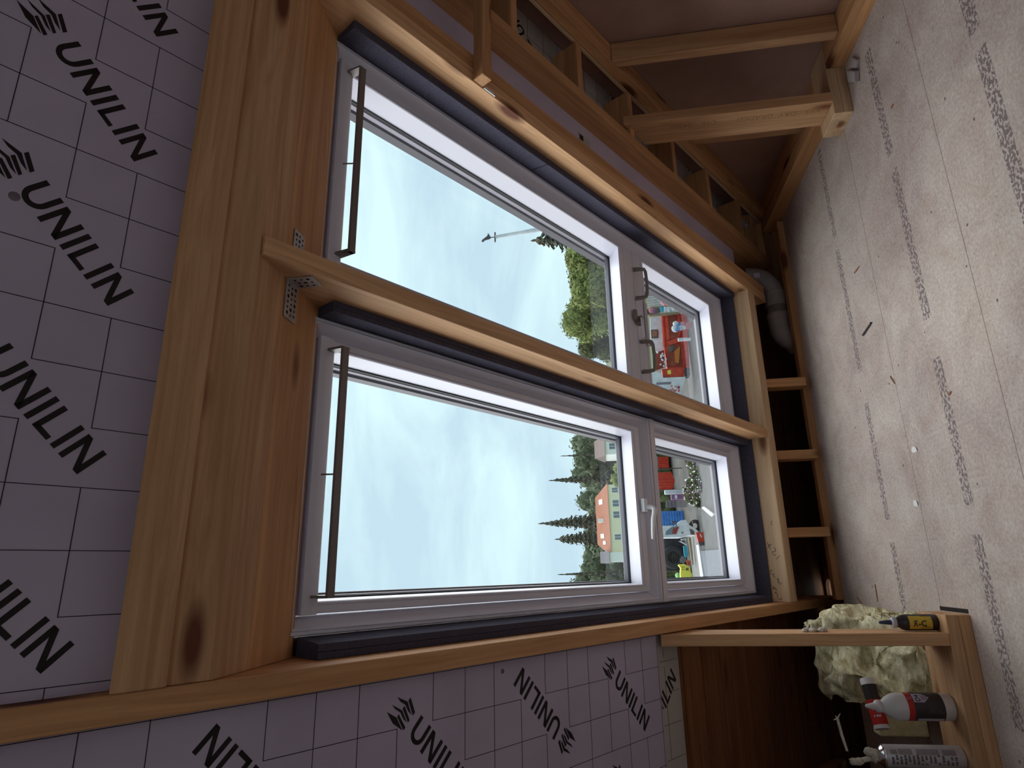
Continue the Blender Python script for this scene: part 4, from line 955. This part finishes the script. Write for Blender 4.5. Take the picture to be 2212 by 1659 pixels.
# far tree line seen through the left window
far = [(1222, 1262, 66, 20), (1236, 1225, 60, 23), (1240, 1192, 56, 21), (1254, 1160, 62, 24), (1262, 1128, 58, 25), (1268, 1098, 56, 26), (1240, 1072, 62, 27), (1232, 1035, 66, 28),
       (1236, 1000, 66, 29), (1248, 975, 62, 30), (1228, 948, 56, 31), (1243, 920, 62, 32), (1262, 905, 50, 33), (1280, 1045, 70, 34), (1286, 1005, 66, 35), (1288, 965, 66, 36), (1270, 1180, 66, 37), (1275, 1235, 66, 38), (1276, 1075, 60, 39), (1292, 1145, 64, 40)]
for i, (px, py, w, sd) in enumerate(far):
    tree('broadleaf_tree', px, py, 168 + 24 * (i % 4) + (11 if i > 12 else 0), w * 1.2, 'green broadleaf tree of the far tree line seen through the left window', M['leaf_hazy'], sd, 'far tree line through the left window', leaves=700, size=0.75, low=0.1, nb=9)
conifer(1166, 1131, 160, 60, 'tallest pointed dark spruce above the orange roof', M['leaf_dark'], 3, 20, fat=0.75)
conifer(1188, 1038, 158, 44, 'slim pointed spruce right of the tallest one', M['leaf_dark'], 4, 18, fat=0.85)
conifer(1201, 1165, 172, 50, 'rounded dark conifer left of the tallest spruce', M['leaf_dark'], 5, 18, fat=0.42, rag=0.12)
conifer(1208, 1241, 156, 24, 'small spiky treetop at the left end of the far tree line', M['leaf_dark'], 6, 14)
conifer(1214, 985, 158, 20, 'small pointed treetop at the right of the far tree line', M['leaf_dark'], 7, 12)
tree('round_bush', 1321, 1018, 120, 58, 'light green rounded bush in front of the white house', M['leaf_bright'], 51, None, 500, 0.35, low=0.0)
tree('birch_tree', 1300, 1190, 74, 44, 'pale leafy young birch in front of the orange roofed house', M['leaf_bright'], 52, None, 260, 0.22, low=0.2, nb=5)

def house(name, label, xr, xe, yl, yr, Y, depth, wallm, roofm, hip=0.12, wins=(), chimneys=(), rooflights=()):
    """xr ridge px, xe eaves px; yl/yr the px limits (left end has the larger y)"""
    A = at_y(xe, yl, Y); B = at_y(xe, yr, Y); Rg = at_y(xr, (yl + yr) / 2, Y); L_ = B.x - A.x; ze = (A.z + B.z) / 2
    zr = Rg.z; root = empty(name, Vector(((A.x + B.x) / 2, Y + depth / 2, GZ)), label, 'house')
    w = MB(); w.box(Vector((A.x + .3, Y, GZ)), XV * (L_ - .6), YV * depth, ZV * (ze - GZ)); w.build('wall', wallm, root)
    r = MB(); h = hip * L_; o = 0.4
    P = [Vector((A.x, Y - o, ze)), Vector((B.x, Y - o, ze)), Vector((B.x, Y + depth + o, ze)), Vector((A.x, Y + depth + o, ze)), Vector((A.x + h, Y + depth / 2, zr)), Vector((B.x - h, Y + depth / 2, zr))]
    r.add(P, [(0, 1, 5, 4), (2, 3, 4, 5), (1, 2, 5), (3, 0, 4), (3, 2, 1, 0)], 0); rf = r.build('roof', roofm, root)
    for (u, v, a, c) in wins:
        f = MB(); x = A.x + L_ * u; z = ze - v; f.box(Vector((x, Y - 0.06, z)), XV * a, YV * 0.1, ZV * -c, 0); fo = f.build('window_frame', M['wall_white'], root)
        g = MB(); g.box(Vector((x + .12, Y - 0.1, z - .12)), XV * (a / 2 - .18), YV * 0.06, ZV * -(c - .24)); g.box(Vector((x + a / 2 + .06, Y - 0.1, z - .12)), XV * (a / 2 - .18), YV * 0.06, ZV * -(c - .24)); g.build('pane', M['win_dark'], fo)
    for (u, v, a, c) in chimneys:
        g = MB(); x = A.x + L_ * u; g.box(Vector((x, Y + depth * .2, ze + (zr - ze) * v)), XV * a, YV * 1.4, ZV * c); g.build('chimney', M['wall_white'], root)
    for (u, v, a, c) in rooflights:
        t = depth / 2 + o; dz = zr - ze; x = A.x + L_ * u
        q = [Vector((x, Y - o + t * v - .08, ze + dz * v + .08)), Vector((x + a, Y - o + t * v - .08, ze + dz * v + .08)), Vector((x + a, Y - o + t * (v + c) - .08, ze + dz * (v + c) + .08)), Vector((x, Y - o + t * (v + c) - .08, ze + dz * (v + c) + .08))]
        g = MB(); g.prism(q, Vector((0, 0.1, -0.1))); g.build('rooflight', M['wall_white'], root)
    return root
house('orange_roof_house', 'cream house with a wide orange hipped roof beyond the yard', 1287, 1316, 1199, 1044, 150, 12, M['wall_cream'], M['roof_orange'], 0.16,
      wins=((0.86, .9, 1.3, 1.6), (0.66, .9, 1.7, 1.6), (0.50, .9, 1.7, 1.6), (0.2, .9, 1.4, 1.6)), chimneys=((0.46, 0.25, 0.9, 1.9),), rooflights=((0.72, 0.42, 1.2, 0.28), (0.24, 0.45, 1.0, 0.25), (0.15, 0.35, 0.8, 0.2)))
house('brown_roof_house', 'white house with a brown roof at the right edge of the left pane', 1283, 1306, 985, 942, 140, 9, M['wall_white'], M['roof_brown'], 0.06, wins=((0.30, .9, 1.5, 1.5), (0.65, .9, 1.2, 1.5)))
house('grey_roof_house', 'small house with a grey roof left of the orange roofed house', 1296, 1316, 1217, 1190, 146, 7, M['wall_white'], M['roof_grey'], 0.02)

# right window: conifer, bushy trees and the pole with a weather vane
conifer(1150, 520, 98, 120, 'brownish dark conifer behind the white pole', M['leaf_dark'], 21, 22, fat=0.6, rag=0.35)
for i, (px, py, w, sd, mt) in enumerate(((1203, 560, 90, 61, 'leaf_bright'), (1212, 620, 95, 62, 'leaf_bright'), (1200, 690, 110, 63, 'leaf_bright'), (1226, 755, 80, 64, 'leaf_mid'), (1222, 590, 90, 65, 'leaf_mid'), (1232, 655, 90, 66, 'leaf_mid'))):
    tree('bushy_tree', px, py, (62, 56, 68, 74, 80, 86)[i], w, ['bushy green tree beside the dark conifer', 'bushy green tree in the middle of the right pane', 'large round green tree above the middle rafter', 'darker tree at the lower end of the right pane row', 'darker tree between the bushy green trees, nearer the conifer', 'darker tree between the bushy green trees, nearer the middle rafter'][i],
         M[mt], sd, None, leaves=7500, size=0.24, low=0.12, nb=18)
Yp = 32.0; p0 = at_y(1205, 489, Yp); p1 = at_y(1070, 512, Yp)
vane = empty('weather_vane_pole', Vector((p0.x, p0.y, GZ)), 'white pole with a bird weather vane beyond the right window', 'pole')
b = MB(); b.tube([Vector((p0.x + (p0.x - p1.x) * 1.2, Yp, GZ)), p0, p0 + (p1 - p0) * 0.55, p1], [0.17, 0.155, 0.12, 0.10], 12); b.build('pole', M['dirty_white'], vane)
b = MB(); c = p1; b.box(c + Vector((-0.32, -.05, -.02)), XV * 0.62, YV * 0.1, ZV * 0.07); b.tube([c, c + ZV * 0.35], 0.03, 8); b.build('crossbar', M['dark_iron'], vane)
b = MB(); c = at_y(1055, 513, Yp)
b.prism([c + Vector((x, 0, z)) for x, z in ((-0.10, -0.06), (-0.02, -0.14), (0.10, -0.10), (0.30, 0.02), (0.14, 0.06), (0.04, 0.16), (-0.08, 0.34), (-0.2, 0.42), (-0.26, 0.32), (-0.16, 0.24), (-0.12, 0.08))], YV * 0.05); b.build('bird', M['dark_iron'], vane)

# ---- the yard through the left window's lower pane
def frame_at(px, py, yaw=0.0):
    p = G(px, py); u = Vector((math.cos(yaw), math.sin(yaw), 0)); v = Vector((-math.sin(yaw), math.cos(yaw), 0)); return p, u, v
def ppm_at(p): return F_PX / R2.dot(p - Vector((0, 0, EYE)))
# red banners on a rail
for (y0, y1, xb, lb) in ((1010, 986, 1453, 'striped red banner nearer the window corner'), (1056, 1019, 1466, 'plain red banner with a pointed lower end')):
    P = at_y(xb, y0, 58); Q = at_y(xb, y1, 58); Z1 = at_y(1421, (y0 + y1) / 2, 58).z; w_ = Q.x - P.x; zb = P.z
    root = empty('red_banner', Vector((P.x + w_ / 2, 58, GZ)), lb, 'banner')
    b = MB(); n = 12
    for k in range(n):
        u0, u1 = k / n, (k + 1) / n; d0, d1 = 0.10 * (k % 2), 0.10 * ((k + 1) % 2)
        low = lambda u: zb + (0.25 + 0.5 * abs(u - 0.5) if xb > 1460 else 0.3)
        b.add([Vector((P.x + w_ * u0, 58 + d0, low(u0))), Vector((P.x + w_ * u1, 58 + d1, low(u1))), Vector((P.x + w_ * u1, 58 + d1, Z1)), Vector((P.x + w_ * u0, 58 + d0, Z1)),
               Vector((P.x + w_ * u0, 58.14 + d0, low(u0))), Vector((P.x + w_ * u1, 58.14 + d1, low(u1))), Vector((P.x + w_ * u1, 58.14 + d1, Z1)), Vector((P.x + w_ * u0, 58.14 + d0, Z1))],
              [(0, 1, 2, 3), (5, 4, 7, 6), (0, 4, 5, 1), (3, 2, 6, 7)], 0)
    b.build('fabric', M['red'], root)
    t = MB(); t.tube([Vector((P.x - .1, 58.07, Z1)), Vector((Q.x + .1, 58.07, Z1))], 0.05, 8); t.tube([Vector((P.x - .05, 58.2, GZ)), Vector((P.x - .05, 58.2, Z1 + .1))], 0.05, 8); t.build('rail', M['dark_iron'], root)
def crate(name, label, px0, px1, y0, y1, Y, depth, m_, cat, bev=0.03, extra=None):
    """box whose front fills px0..px1 (top..bottom) and y0..y1 at distance Y; stands on the yard"""
    A = at_y(px1, y0, Y); B = at_y(px1, y1, Y); T = at_y(px0, (y0 + y1) / 2, Y)
    x0, x1 = min(A.x, B.x), max(A.x, B.x); root = empty(name, Vector(((x0 + x1) / 2, Y + depth / 2, GZ)), label, cat)
    b = MB(); b.box(Vector((x0, Y, min(A.z, GZ + 0.0) if A.z < GZ + 0.6 else A.z)), XV * (x1 - x0), YV * depth, ZV * (T.z - (min(A.z, GZ) if A.z < GZ + 0.6 else A.z))); b.build('body', m_, root, bevel=bev)
    return root, x0, x1, T.z
r_, x0, x1, zt_ = crate('pale_bin', 'pale grey tall bin beside the red banners', 1436, 1474, 1066, 1057, 57, 0.5, M['dirty_white'], 'bin')
r_, x0, x1, zt_ = crate('purple_seat', 'dark purple seat standing right of the cage trolley', 1450, 1474, 1078, 1067, 56, 0.6, M['purple'], 'seat')
b = MB(); b.box(Vector((x0 + .05, 55.96, zt_ - .5)), XV * .3, YV * .04, ZV * .2); b.build('panel', M['dirty_white'], r_)
cg = empty('cage_trolley', G(1474, 1087), 'wire cage trolley between the purple seat and the blue container', 'trolley')
A = at_y(1474, 1094, 57); B = at_y(1474, 1080, 57); T = at_y(1440, 1087, 57); b = MB()
for k in range(6):
    for yy in (57, 57.6): b.tube([Vector((A.x + (B.x - A.x) * k / 5, yy, GZ)), Vector((A.x + (B.x - A.x) * k / 5, yy, T.z))], 0.018, 6)
for k in range(6):
    z = GZ + .15 + (T.z - GZ - .15) * k / 5
    for yy in (57, 57.6): b.tube([Vector((A.x, yy, z)), Vector((B.x, yy, z))], 0.018, 6)
b.build('wire', M['spacer'], cg)
# hedge behind the yard things
b = MB(); rn = random.Random(8); A = at_y(1430, 1260, 68); B = at_y(1430, 860, 68)
for k in range(60):
    u = k / 59; b.blob(Vector((A.x + (B.x - A.x) * u, 68 + rn.uniform(-1, 1), GZ + rn.uniform(.8, 2.6))), rn.uniform(1.0, 1.6), 2, 0.6, 3, k)
tag(b.build('hedge', M['leaf_mid']), 'dark green hedge behind the yard', 'hedge')
# blue container
r_, x0, x1, zt_ = crate('blue_container', 'bright blue ribbed container behind the white vehicle', 1424, 1478, 1146, 1103, 60, 2.4, M['blue'], 'container')
b = MB()
for k in range(9):
    z = GZ + .15 + (zt_ - GZ - .3) * k / 8
    b.box(Vector((x0 + .02, 59.93, z)), XV * (x1 - x0 - .04), YV * .08, ZV * .09)
b.build('rib', M['blue'], r_)
b = MB(); b.box(Vector((x0 + .25, 59.9, GZ + 1.0)), XV * .22, YV * .05, ZV * (zt_ - GZ - 1.1)); b.build('white_stripe', M['dirty_white'], r_)
# white vehicle
def quadpx(pts, Y): return [at_y(1400 + a / 9.756, 1090 + b_ / 9.756, Y) for a, b_ in pts]
Yv = 50.5; vroot = empty('white_vehicle', G(1512, 1140), 'white angular vehicle with a dark windscreen in the yard', 'vehicle')
b = MB(); b.prism(quadpx([(230, 500), (360, 470), (520, 450), (620, 400), (690, 335), (800, 320), (870, 430), (1000, 500), (1060, 560), (1030, 640), (850, 650), (700, 690), (230, 695)], Yv), YV * 1.9); b.build('body', M['dirty_white'], vroot, bevel=0.03)
b = MB(); b.prism(quadpx([(365, 640), (375, 560), (500, 470), (640, 455), (590, 620)], Yv - .03), YV * 0.05); b.build('windscreen', M['win_dark'], vroot)
b = MB(); b.prism(quadpx([(520, 510), (650, 465), (590, 620), (510, 610)], Yv - .05), YV * 0.03); b.build('door_pillar', M['red_dark'], vroot)
b = MB(); b.prism(quadpx([(490, 350), (600, 345), (600, 375), (490, 380)], Yv), YV * .3); b.prism(quadpx([(530, 375), (545, 375), (545, 460), (530, 460)], Yv), YV * .1); b.prism(quadpx([(585, 375), (600, 375), (600, 460), (585, 460)], Yv), YV * .1); b.build('mirror', M['dark_iron'], vroot)
b = MB(); b.prism(quadpx([(870, 510), (940, 530), (975, 580), (975, 635), (900, 630)], Yv - .03), YV * .05); b.build('side_opening', M['dark_iron'], vroot)
b = MB(); b.prism(quadpx([(700, 590), (720, 570), (740, 595), (720, 610)], Yv - .03), YV * .04); b.build('badge', M['dark_iron'], vroot)
c = at_y(1400 + 1000 / 9.756, 1090 + 440 / 9.756, Yv + .5); b = MB(); b.lathe([(0.2, 0), (0.42, 0.02), (0.46, .08), (0.46, .26), (0.42, .32), (0.2, .34)], c, 24, 0, axis=YV); b.build('wheel', M['tyre'], vroot)
# red basket lantern and barrier tape
A = at_y(1504, 1163, 49.0); lan = empty('red_box', Vector((A.x, 49.2, GZ)), 'red box with a black base hanging at the barrier tape', 'box')
b = MB(); b.prism([at_y(1400 + a / 9.756, 1090 + c / 9.756, 49.0) for a, c in ((1010, 590), (1180, 575), (1230, 650), (1245, 780), (1060, 790), (1035, 700))], YV * .5); b.build('box_body', M['red'], lan, bevel=0.02)
b = MB(); b.prism([at_y(1400 + a / 9.756, 1090 + c / 9.756, 49.02) for a, c in ((1060, 792), (1245, 782), (1225, 850), (1090, 875))], YV * .5); b.build('box_base', M['dark_iron'], lan)
b = MB(); b.prism([at_y(1400 + a / 9.756, 1090 + c / 9.756, 48.98) for a, c in ((1085, 620), (1105, 620), (1140, 690), (1115, 690))], YV * .01); b.build('white_mark', M['dirty_white'], lan)
tp = empty('barrier_tape', at_y(1512, 1178, 48.8), 'red and white barrier tape stretched across the yard', 'tape')
pts = [(840, 150), (880, 240), (930, 370), (965, 470), (1000, 570), (1040, 720), (1080, 870)]
for mi_, m_ in ((0, 'dirty_white'), (1, 'pink')):
    b = MB()
    for i in range(len(pts) - 1):
        for j in range(4):
            if (i * 4 + j) % 2 != mi_: continue
            f0, f1 = j / 4, (j + 1) / 4; p, q = pts[i], pts[i + 1]
            P_ = at_y(1400 + (p[0] + (q[0] - p[0]) * f0) / 9.756, 1090 + (p[1] + (q[1] - p[1]) * f0) / 9.756, 48.7); Q_ = at_y(1400 + (p[0] + (q[0] - p[0]) * f1) / 9.756, 1090 + (p[1] + (q[1] - p[1]) * f1) / 9.756, 48.7)
            b.box(P_, Q_ - P_, XV * 0.09, YV * 0.02)
    b.build('band', M[m_], tp)
# dark slatted shed with a big tyre leaning on it
r_, x0, x1, zt_ = crate('slatted_shed', 'dark slatted iron shed front behind the big tyre', 1433, 1484, 1233, 1162, 62.0, 1.5, M['dark_iron'], 'shed')
b = MB()
for k in range(8): b.box(Vector((x0 + .05, 61.93, GZ + .2 + k * (zt_ - GZ - .3) / 8)), XV * (x1 - x0 - .1), YV * .06, ZV * .05)
for k in range(4): b.box(Vector((x0 + .05 + k * (x1 - x0 - .2) / 3, 61.91, GZ)), XV * .07, YV * .06, ZV * (zt_ - GZ))
b.build('slat', M['tyre'], r_)
c = at_y(1462, 1204, 61.4); b = MB(); b.lathe([(0.55, 0.02), (0.62, 0.0), (0.95, 0.0), (1.05, 0.06), (1.05, 0.30), (0.95, 0.36), (0.62, 0.36), (0.55, 0.34), (0.55, 0.02)], Vector((c.x, 61.4, GZ + 1.08)), 32, 0, axis=YV)
tr = b.build('big_tyre', M['tyre']); tag(tr, 'big black tyre leaning in front of the slatted shed', 'tyre')
def pxprism(name, label, cat, pts, Y, dep, m_, bev=0.01, group=None):
    Y = G(1400 + max(p[0] for p in pts) / 9.756, 1090 + pts[0][1] / 9.756).y
    b = MB(); b.prism([at_y(1400 + a / 9.756, 1090 + c / 9.756, Y) for a, c in pts], YV * dep); return tag(b.build(name, M[m_], bevel=bev), label, cat, group)
pxprism('blue_canister', 'turquoise canister leaning below the slatted shed', 'canister', [(745, 870), (820, 860), (850, 1080), (790, 1110), (760, 1060)], 52, .3, 'turq')
pxprism('timber_beam', 'pale timber beam lying along the yard edge', 'beam', [(850, 700), (900, 690), (930, 900), (960, 1270), (930, 1280), (890, 1000)], 51.5, .3, 'tan_wood')
pxprism('pale_board', 'short pale board under the dark shed, lower one', 'board', [(650, 770), (690, 765), (830, 840), (830, 870)], 52, .2, 'dirty_white')
pxprism('pale_board', 'short pale board under the dark shed, upper one', 'board', [(690, 720), (810, 715), (815, 750), (700, 755)], 52, .2, 'dirty_white')
pxprism('grey_bundle', 'grey ragged bundle above the yellow figure', 'bundle', [(670, 1150), (720, 1080), (800, 1110), (820, 1180), (760, 1230), (690, 1220)], 51, .4, 'spacer')
pxprism('red_brick', 'dark red block beside the yellow figure', 'block', [(810, 1180), (890, 1180), (880, 1290), (830, 1260)], 51, .3, 'red')
pxprism('brick_stack', 'stack of reddish bricks at the lower corner of the pane', 'bricks', [(370, 1400), (560, 1405), (580, 1640), (380, 1640)], 54, .8, 'brick')
# yellow figure on a stand
yf = empty('yellow_figure', G(1493, 1236), 'bright yellow rounded figure with dark symbols', 'figure')
b = MB(); b.prism([at_y(1400 + a / 9.756, 1090 + c / 9.756, 58.3) for a, c in ((635, 1275), (680, 1250), (700, 1265), (760, 1245), (830, 1290), (890, 1320), (905, 1420), (930, 1460), (985, 1640), (690, 1640), (680, 1430), (690, 1340))], YV * .7); b.build('yellow_body', M['yellow'], yf, bevel=0.04)
for pts_ in ([(715, 1300), (723, 1300), (723, 1335), (715, 1335)], [(750, 1300), (758, 1300), (758, 1335), (750, 1335)], [(715, 1350), (723, 1350), (723, 1385), (715, 1385)], [(750, 1350), (758, 1350), (758, 1385), (750, 1385)],
             [(800, 1330), (815, 1330), (815, 1352), (835, 1352), (835, 1325), (848, 1325), (848, 1395), (835, 1395), (835, 1368), (815, 1368), (815, 1395), (800, 1395)]):
    b = MB(); b.prism([at_y(1400 + a / 9.756, 1090 + c / 9.756, 58.26) for a, c in pts_], YV * .02); b.build('symbol', M['ink'], yf)
gh = empty('green_hydrant', G(1478, 1244), 'pale green hydrant shaped post beside the yellow figure', 'hydrant')
c = at_y(1470, 1243, 60.5); zz = at_y(1458, 1243, 60.5).z; b = MB(); b.lathe([(0.0, GZ - GZ), (0.28, 0), (0.28, .12), (0.20, .16), (0.20, (zz - GZ) * .72), (0.27, (zz - GZ) * .74), (0.27, (zz - GZ) * .82), (0.16, (zz - GZ) * .95), (0, zz - GZ)], Vector((c.x, 60.5, GZ)), 20); b.build('post', M['lime'], gh)
# kerb and grey deck
b = MB(); P = [G(1508, 1178), G(1513, 1176), G(1526, 1262), G(1519, 1262)]; b.prism([p + ZV * .01 for p in P], ZV * .14); tag(b.build('kerb', M['dirty_white']), 'white painted kerb beside the grey deck', 'kerb')
b = MB(); P = [G(1516, 1190), G(1566, 1186), G(1572, 1262), G(1529, 1262)]; b.prism([p + ZV * .01 for p in P], ZV * .08); tag(b.build('deck', M['deck_grey']), 'weathered grey deck at the lower edge of the left pane', 'deck')
b = MB(); P = [G(1519, 1097), G(1524, 1094), G(1545, 1110), G(1541, 1116)]; b.prism([p + ZV * .01 for p in P], ZV * .12); tag(b.build('white_plank', M['dirty_white']), 'white plank lying on the gravel by the flowers', 'plank')
b = MB(); P = [G(1490, 1150), G(1506, 1150), G(1516, 1262), G(1498, 1262)]; b.prism([p + ZV * .005 for p in P], ZV * .03); tag(b.build('concrete_path', M['concrete']), 'pale concrete path in front of the yellow figure', 'path')
# flowering bushes
rn = random.Random(31)
bl = ['flowering bush nearest the window frame corner', 'flowering bush second from the frame corner', 'low bush with white blossoms in the middle of the bed', 'low bush in the middle of the bed, front row', 'purple blossoming bush near the barrier tape', 'purple blossoming bush above the white plank', 'sparse bush beside the purple bushes']
for i, (px, py, r_m) in enumerate(((1500, 1000, .75), (1508, 1026, .7), (1498, 1044, .6), (1514, 1046, .55), (1496, 1072, .65), (1512, 1080, .6), (1488, 1060, .5))):
    c = G(px, py); root = empty('flower_bush', c, bl[i], 'bush', 'flowering bushes in the yard'); mb = MB()
    for k in range(230):
        d = Vector((rn.gauss(0, 1), rn.gauss(0, 1), abs(rn.gauss(0, .8)))); d = d.normalized() * r_m * rn.uniform(.4, 1.05); p = c + d; u = Vector((rn.uniform(-1, 1), rn.uniform(-1, 1), rn.uniform(-1, 1))).normalized() * .13; v = u.orthogonal().normalized() * .06
        mb.add([p - u, p + v, p + u, p - v], [(0, 1, 2, 3)])
    mb.build('leaves', M['leaf_mid'], root)
    mb = MB()
    for k in range(34):
        d = Vector((rn.gauss(0, 1), rn.gauss(0, 1), abs(rn.gauss(0, .8)))).normalized() * r_m * rn.uniform(.85, 1.15); mb.blob(c + d, rn.uniform(.04, .08), 1, .2, 2, k, 0 if k % 2 else 1)
    mb.build('blossom', [M['wall_white'], M['purple']], root)['kind'] = 'stuff'

# ---- the red stall through the right window's lower pane
SY = 46.0
def sp(px, py, dy=0.0): return at_y(px, py, SY + dy)
def spoly(name, pts, m_, parent, dy=0.0, dep=0.1, bev=0.0):
    b = MB(); b.prism([at_y(1390 + a / 5.027, 570 + c / 5.027, SY + dy) for a, c in pts], YV * dep); return b.build(name, M[m_], parent, bevel=bev)
st = empty('red_stall', G(1489, 760), 'red fairground stall with curtained openings and scalloped edge', 'stall')
spoly('back_wall', [(70, 560), (215, 560), (260, 980), (110, 980), (80, 820)], 'dirty_white', st, .8, .2)
spoly('front_frame', [(205, 540), (470, 540), (500, 1125), (260, 1140), (225, 900)], 'red', st, .15, .5)
spoly('opening', [(265, 560), (360, 555), (385, 800), (275, 820)], 'red_dark', st, .08, .06)
spoly('opening', [(255, 880), (400, 875), (420, 1105), (270, 1115)], 'red_dark', st, .08, .06)
spoly('curtain', [(235, 560), (262, 555), (285, 815), (262, 830), (245, 700)], 'red', st, .0, .12)
spoly('curtain', [(365, 550), (400, 550), (410, 740), (385, 800)], 'red', st, .0, .12)
spoly('valance', [(245, 850), (390, 790), (395, 850), (290, 880)], 'red', st, .0, .12)
b = MB()
for k in range(16):
    t = k / 15; p = at_y(1390 + (212 + 20 * t) / 5.027, 570 + (565 + 320 * t) / 5.027, SY + .1); b.lathe([(0, 0), (.13, .01), (.13, .06), (0, .07)], p, 10, 0, axis=YV)
b.build('scalloped_edge', M['red'], st)
fr = spoly('picture_frame', [(80, 715), (158, 712), (162, 800), (88, 806)], 'dark_iron', st, .72, .06); spoly('picture', [(92, 728), (148, 725), (150, 790), (98, 794)], 'brick', fr, .68, .03)
spoly('orange_toy', [(335, 950), (400, 890), (390, 1000), (385, 1075), (345, 1070), (340, 1010)], 'orange', st, -.02, .1)
spoly('dark_toy', [(270, 900), (330, 885), (340, 930), (290, 960)], 'dark_iron', st, -.02, .1)
rd = empty('red_counter', G(1480, 812), 'red counter box with a small yellow label at the end of the stall', 'counter')
spoly('counter_body', [(200, 1140), (445, 1130), (440, 1222), (215, 1232)], 'red', rd, -.3, .8, .02); spoly('label', [(258, 1158), (296, 1152), (300, 1196), (262, 1200)], 'yellow', rd, -.34, .03)
spoly('wheel_box', [(450, 1130), (500, 1125), (505, 1215), (455, 1220)], 'dark_iron', rd, -.2, .6)
dn = empty('dark_red_bundle', G(1445, 790), 'dark red bundle with white specks hanging above the counter', 'bundle')
spoly('cloth', [(105, 970), (225, 935), (230, 1110), (120, 1150)], 'red_dark', dn, -.1, .4, .03)
b = MB(); rn = random.Random(2)
for k in range(14): b.blob(at_y(1390 + rn.uniform(150, 250) / 5.027, 570 + rn.uniform(950, 1110) / 5.027, SY - .2), .09, 1, .3, 2, k)
b.build('white_speck', M['dirty_white'], dn)['kind'] = 'stuff'
fz_ = empty('white_chest', G(1478, 850), 'white chest with red graphics beside the red counter', 'chest')
spoly('chest_body', [(110, 1160), (200, 1190), (215, 1235), (460, 1225), (450, 1270), (400, 1420), (330, 1420), (60, 1280), (50, 1250)], 'dirty_white', fz_, -.8, 1.6, .02)
spoly('grey_stripe', [(140, 1290), (300, 1280), (295, 1305), (140, 1312)], 'spacer', fz_, -.84, .05)
b = MB(); rn = random.Random(6)
for k in range(16):
    a, c = rn.uniform(290, 400), rn.uniform(1300, 1390); b.prism([at_y(1390 + (a + u) / 5.027, 570 + (c + v) / 5.027, SY - .84) for u, v in ((0, 0), (14, 3), (10, 18), (-4, 12))], YV * .04, k % 2)
b.build('red_graphics', [M['red'], M['pink']], fz_)
# signs in front of the stall
sg = empty('sign_figure', G(1478, 706), 'white and blue lettered sign figure in front of the stall', 'sign')
b = MB(); b.tube([sp(1478, 704, -2.0), sp(1466, 706, -2.0)], .04, 8); b.build('sign_post', M['dirty_white'], sg)
for (a, c, r2, m_) in ((350, 650, .22, 'dirty_white'), (345, 705, .28, 'dirty_white'), (400, 690, .25, 'dirty_white'), (425, 655, .2, 'pink'), (385, 660, .16, 'blue'), (440, 690, .16, 'dirty_white')):
    b = MB(); b.blob(at_y(1390 + a / 5.027, 570 + c / 5.027, SY - 2), r2, 2, .25, 2, int(a), sc=(1, .4, 1)); b.build('sign_part', M[m_], sg)
spoly('sign_board', [(460, 640), (518, 630), (515, 700), (460, 705)], 'pink', sg, -2.1, .08)
b = MB(); o_ = at_y(1390 + 395 / 5.027, 570 + 730 / 5.027, SY - 2.35); b.text('Enj', o_, XV, ZV, 0.42, bold=.03); b.build('sign_lettering', M['blue'], sg)
wb = empty('white_bench', G(1490, 733), 'narrow white board standing in front of the stall', 'board'); spoly('bench_board', [(375, 805), (515, 800), (515, 822), (380, 832)], 'dirty_white', wb, -2.3, .25)
rk = empty('plate_rack', G(1470, 668), 'tan post rack hung with coloured plates right of the stall', 'rack')
spoly('rack_rail', [(70, 465), (355, 445), (358, 462), (70, 485)], 'tan_wood', rk, -.3, .2); spoly('rack_rail', [(60, 550), (400, 518), (402, 536), (62, 570)], 'tan_wood', rk, -.3, .2)
for k, (a, c, m_) in enumerate(((90, 500, 'pink'), (115, 505, 'purple'), (150, 505, 'dark_iron'), (205, 490, 'turq'), (235, 490, 'dirty_white'), (275, 490, 'dirty_white'), (330, 480, 'dirty_white'))):
    b = MB(); b.lathe([(0, 0), (.2, .02), (.24, .05), (0, .07)], at_y(1390 + a / 5.027, 570 + c / 5.027, SY - .4), 16, 0, axis=YV); b.build('hung_plate', M[m_], rk)
tree('garden_tree', 1402, 612, 66, 60, 'dim garden tree behind the plate rack', M['leaf_mid'], 71, None, 900, .3, low=.1)
b = MB(); A = at_y(1440, 660, 60); B = at_y(1440, 590, 60)
for k in range(14): b.box(Vector((A.x + (B.x - A.x) * k / 13, 60, GZ)), XV * .12, YV * .06, ZV * 1.6)
for z in (.5, 1.3): b.box(Vector((A.x, 60.06, GZ + z)), XV * (B.x - A.x), YV * .05, ZV * .08)
tag(b.build('picket_fence', M['dirty_white']), 'white picket fence behind the plate rack', 'fence')
pk = G(1452, 655); b = MB()
for k in range(10): b.blob(pk + Vector((.2 * (k % 4), .1, .35 + .15 * (k // 3))), .22, 1, .4, 2, k)
tag(b.build('pink_blossoms', M['pink']), 'pink blossom cluster in front of the picket fence', 'flowers')
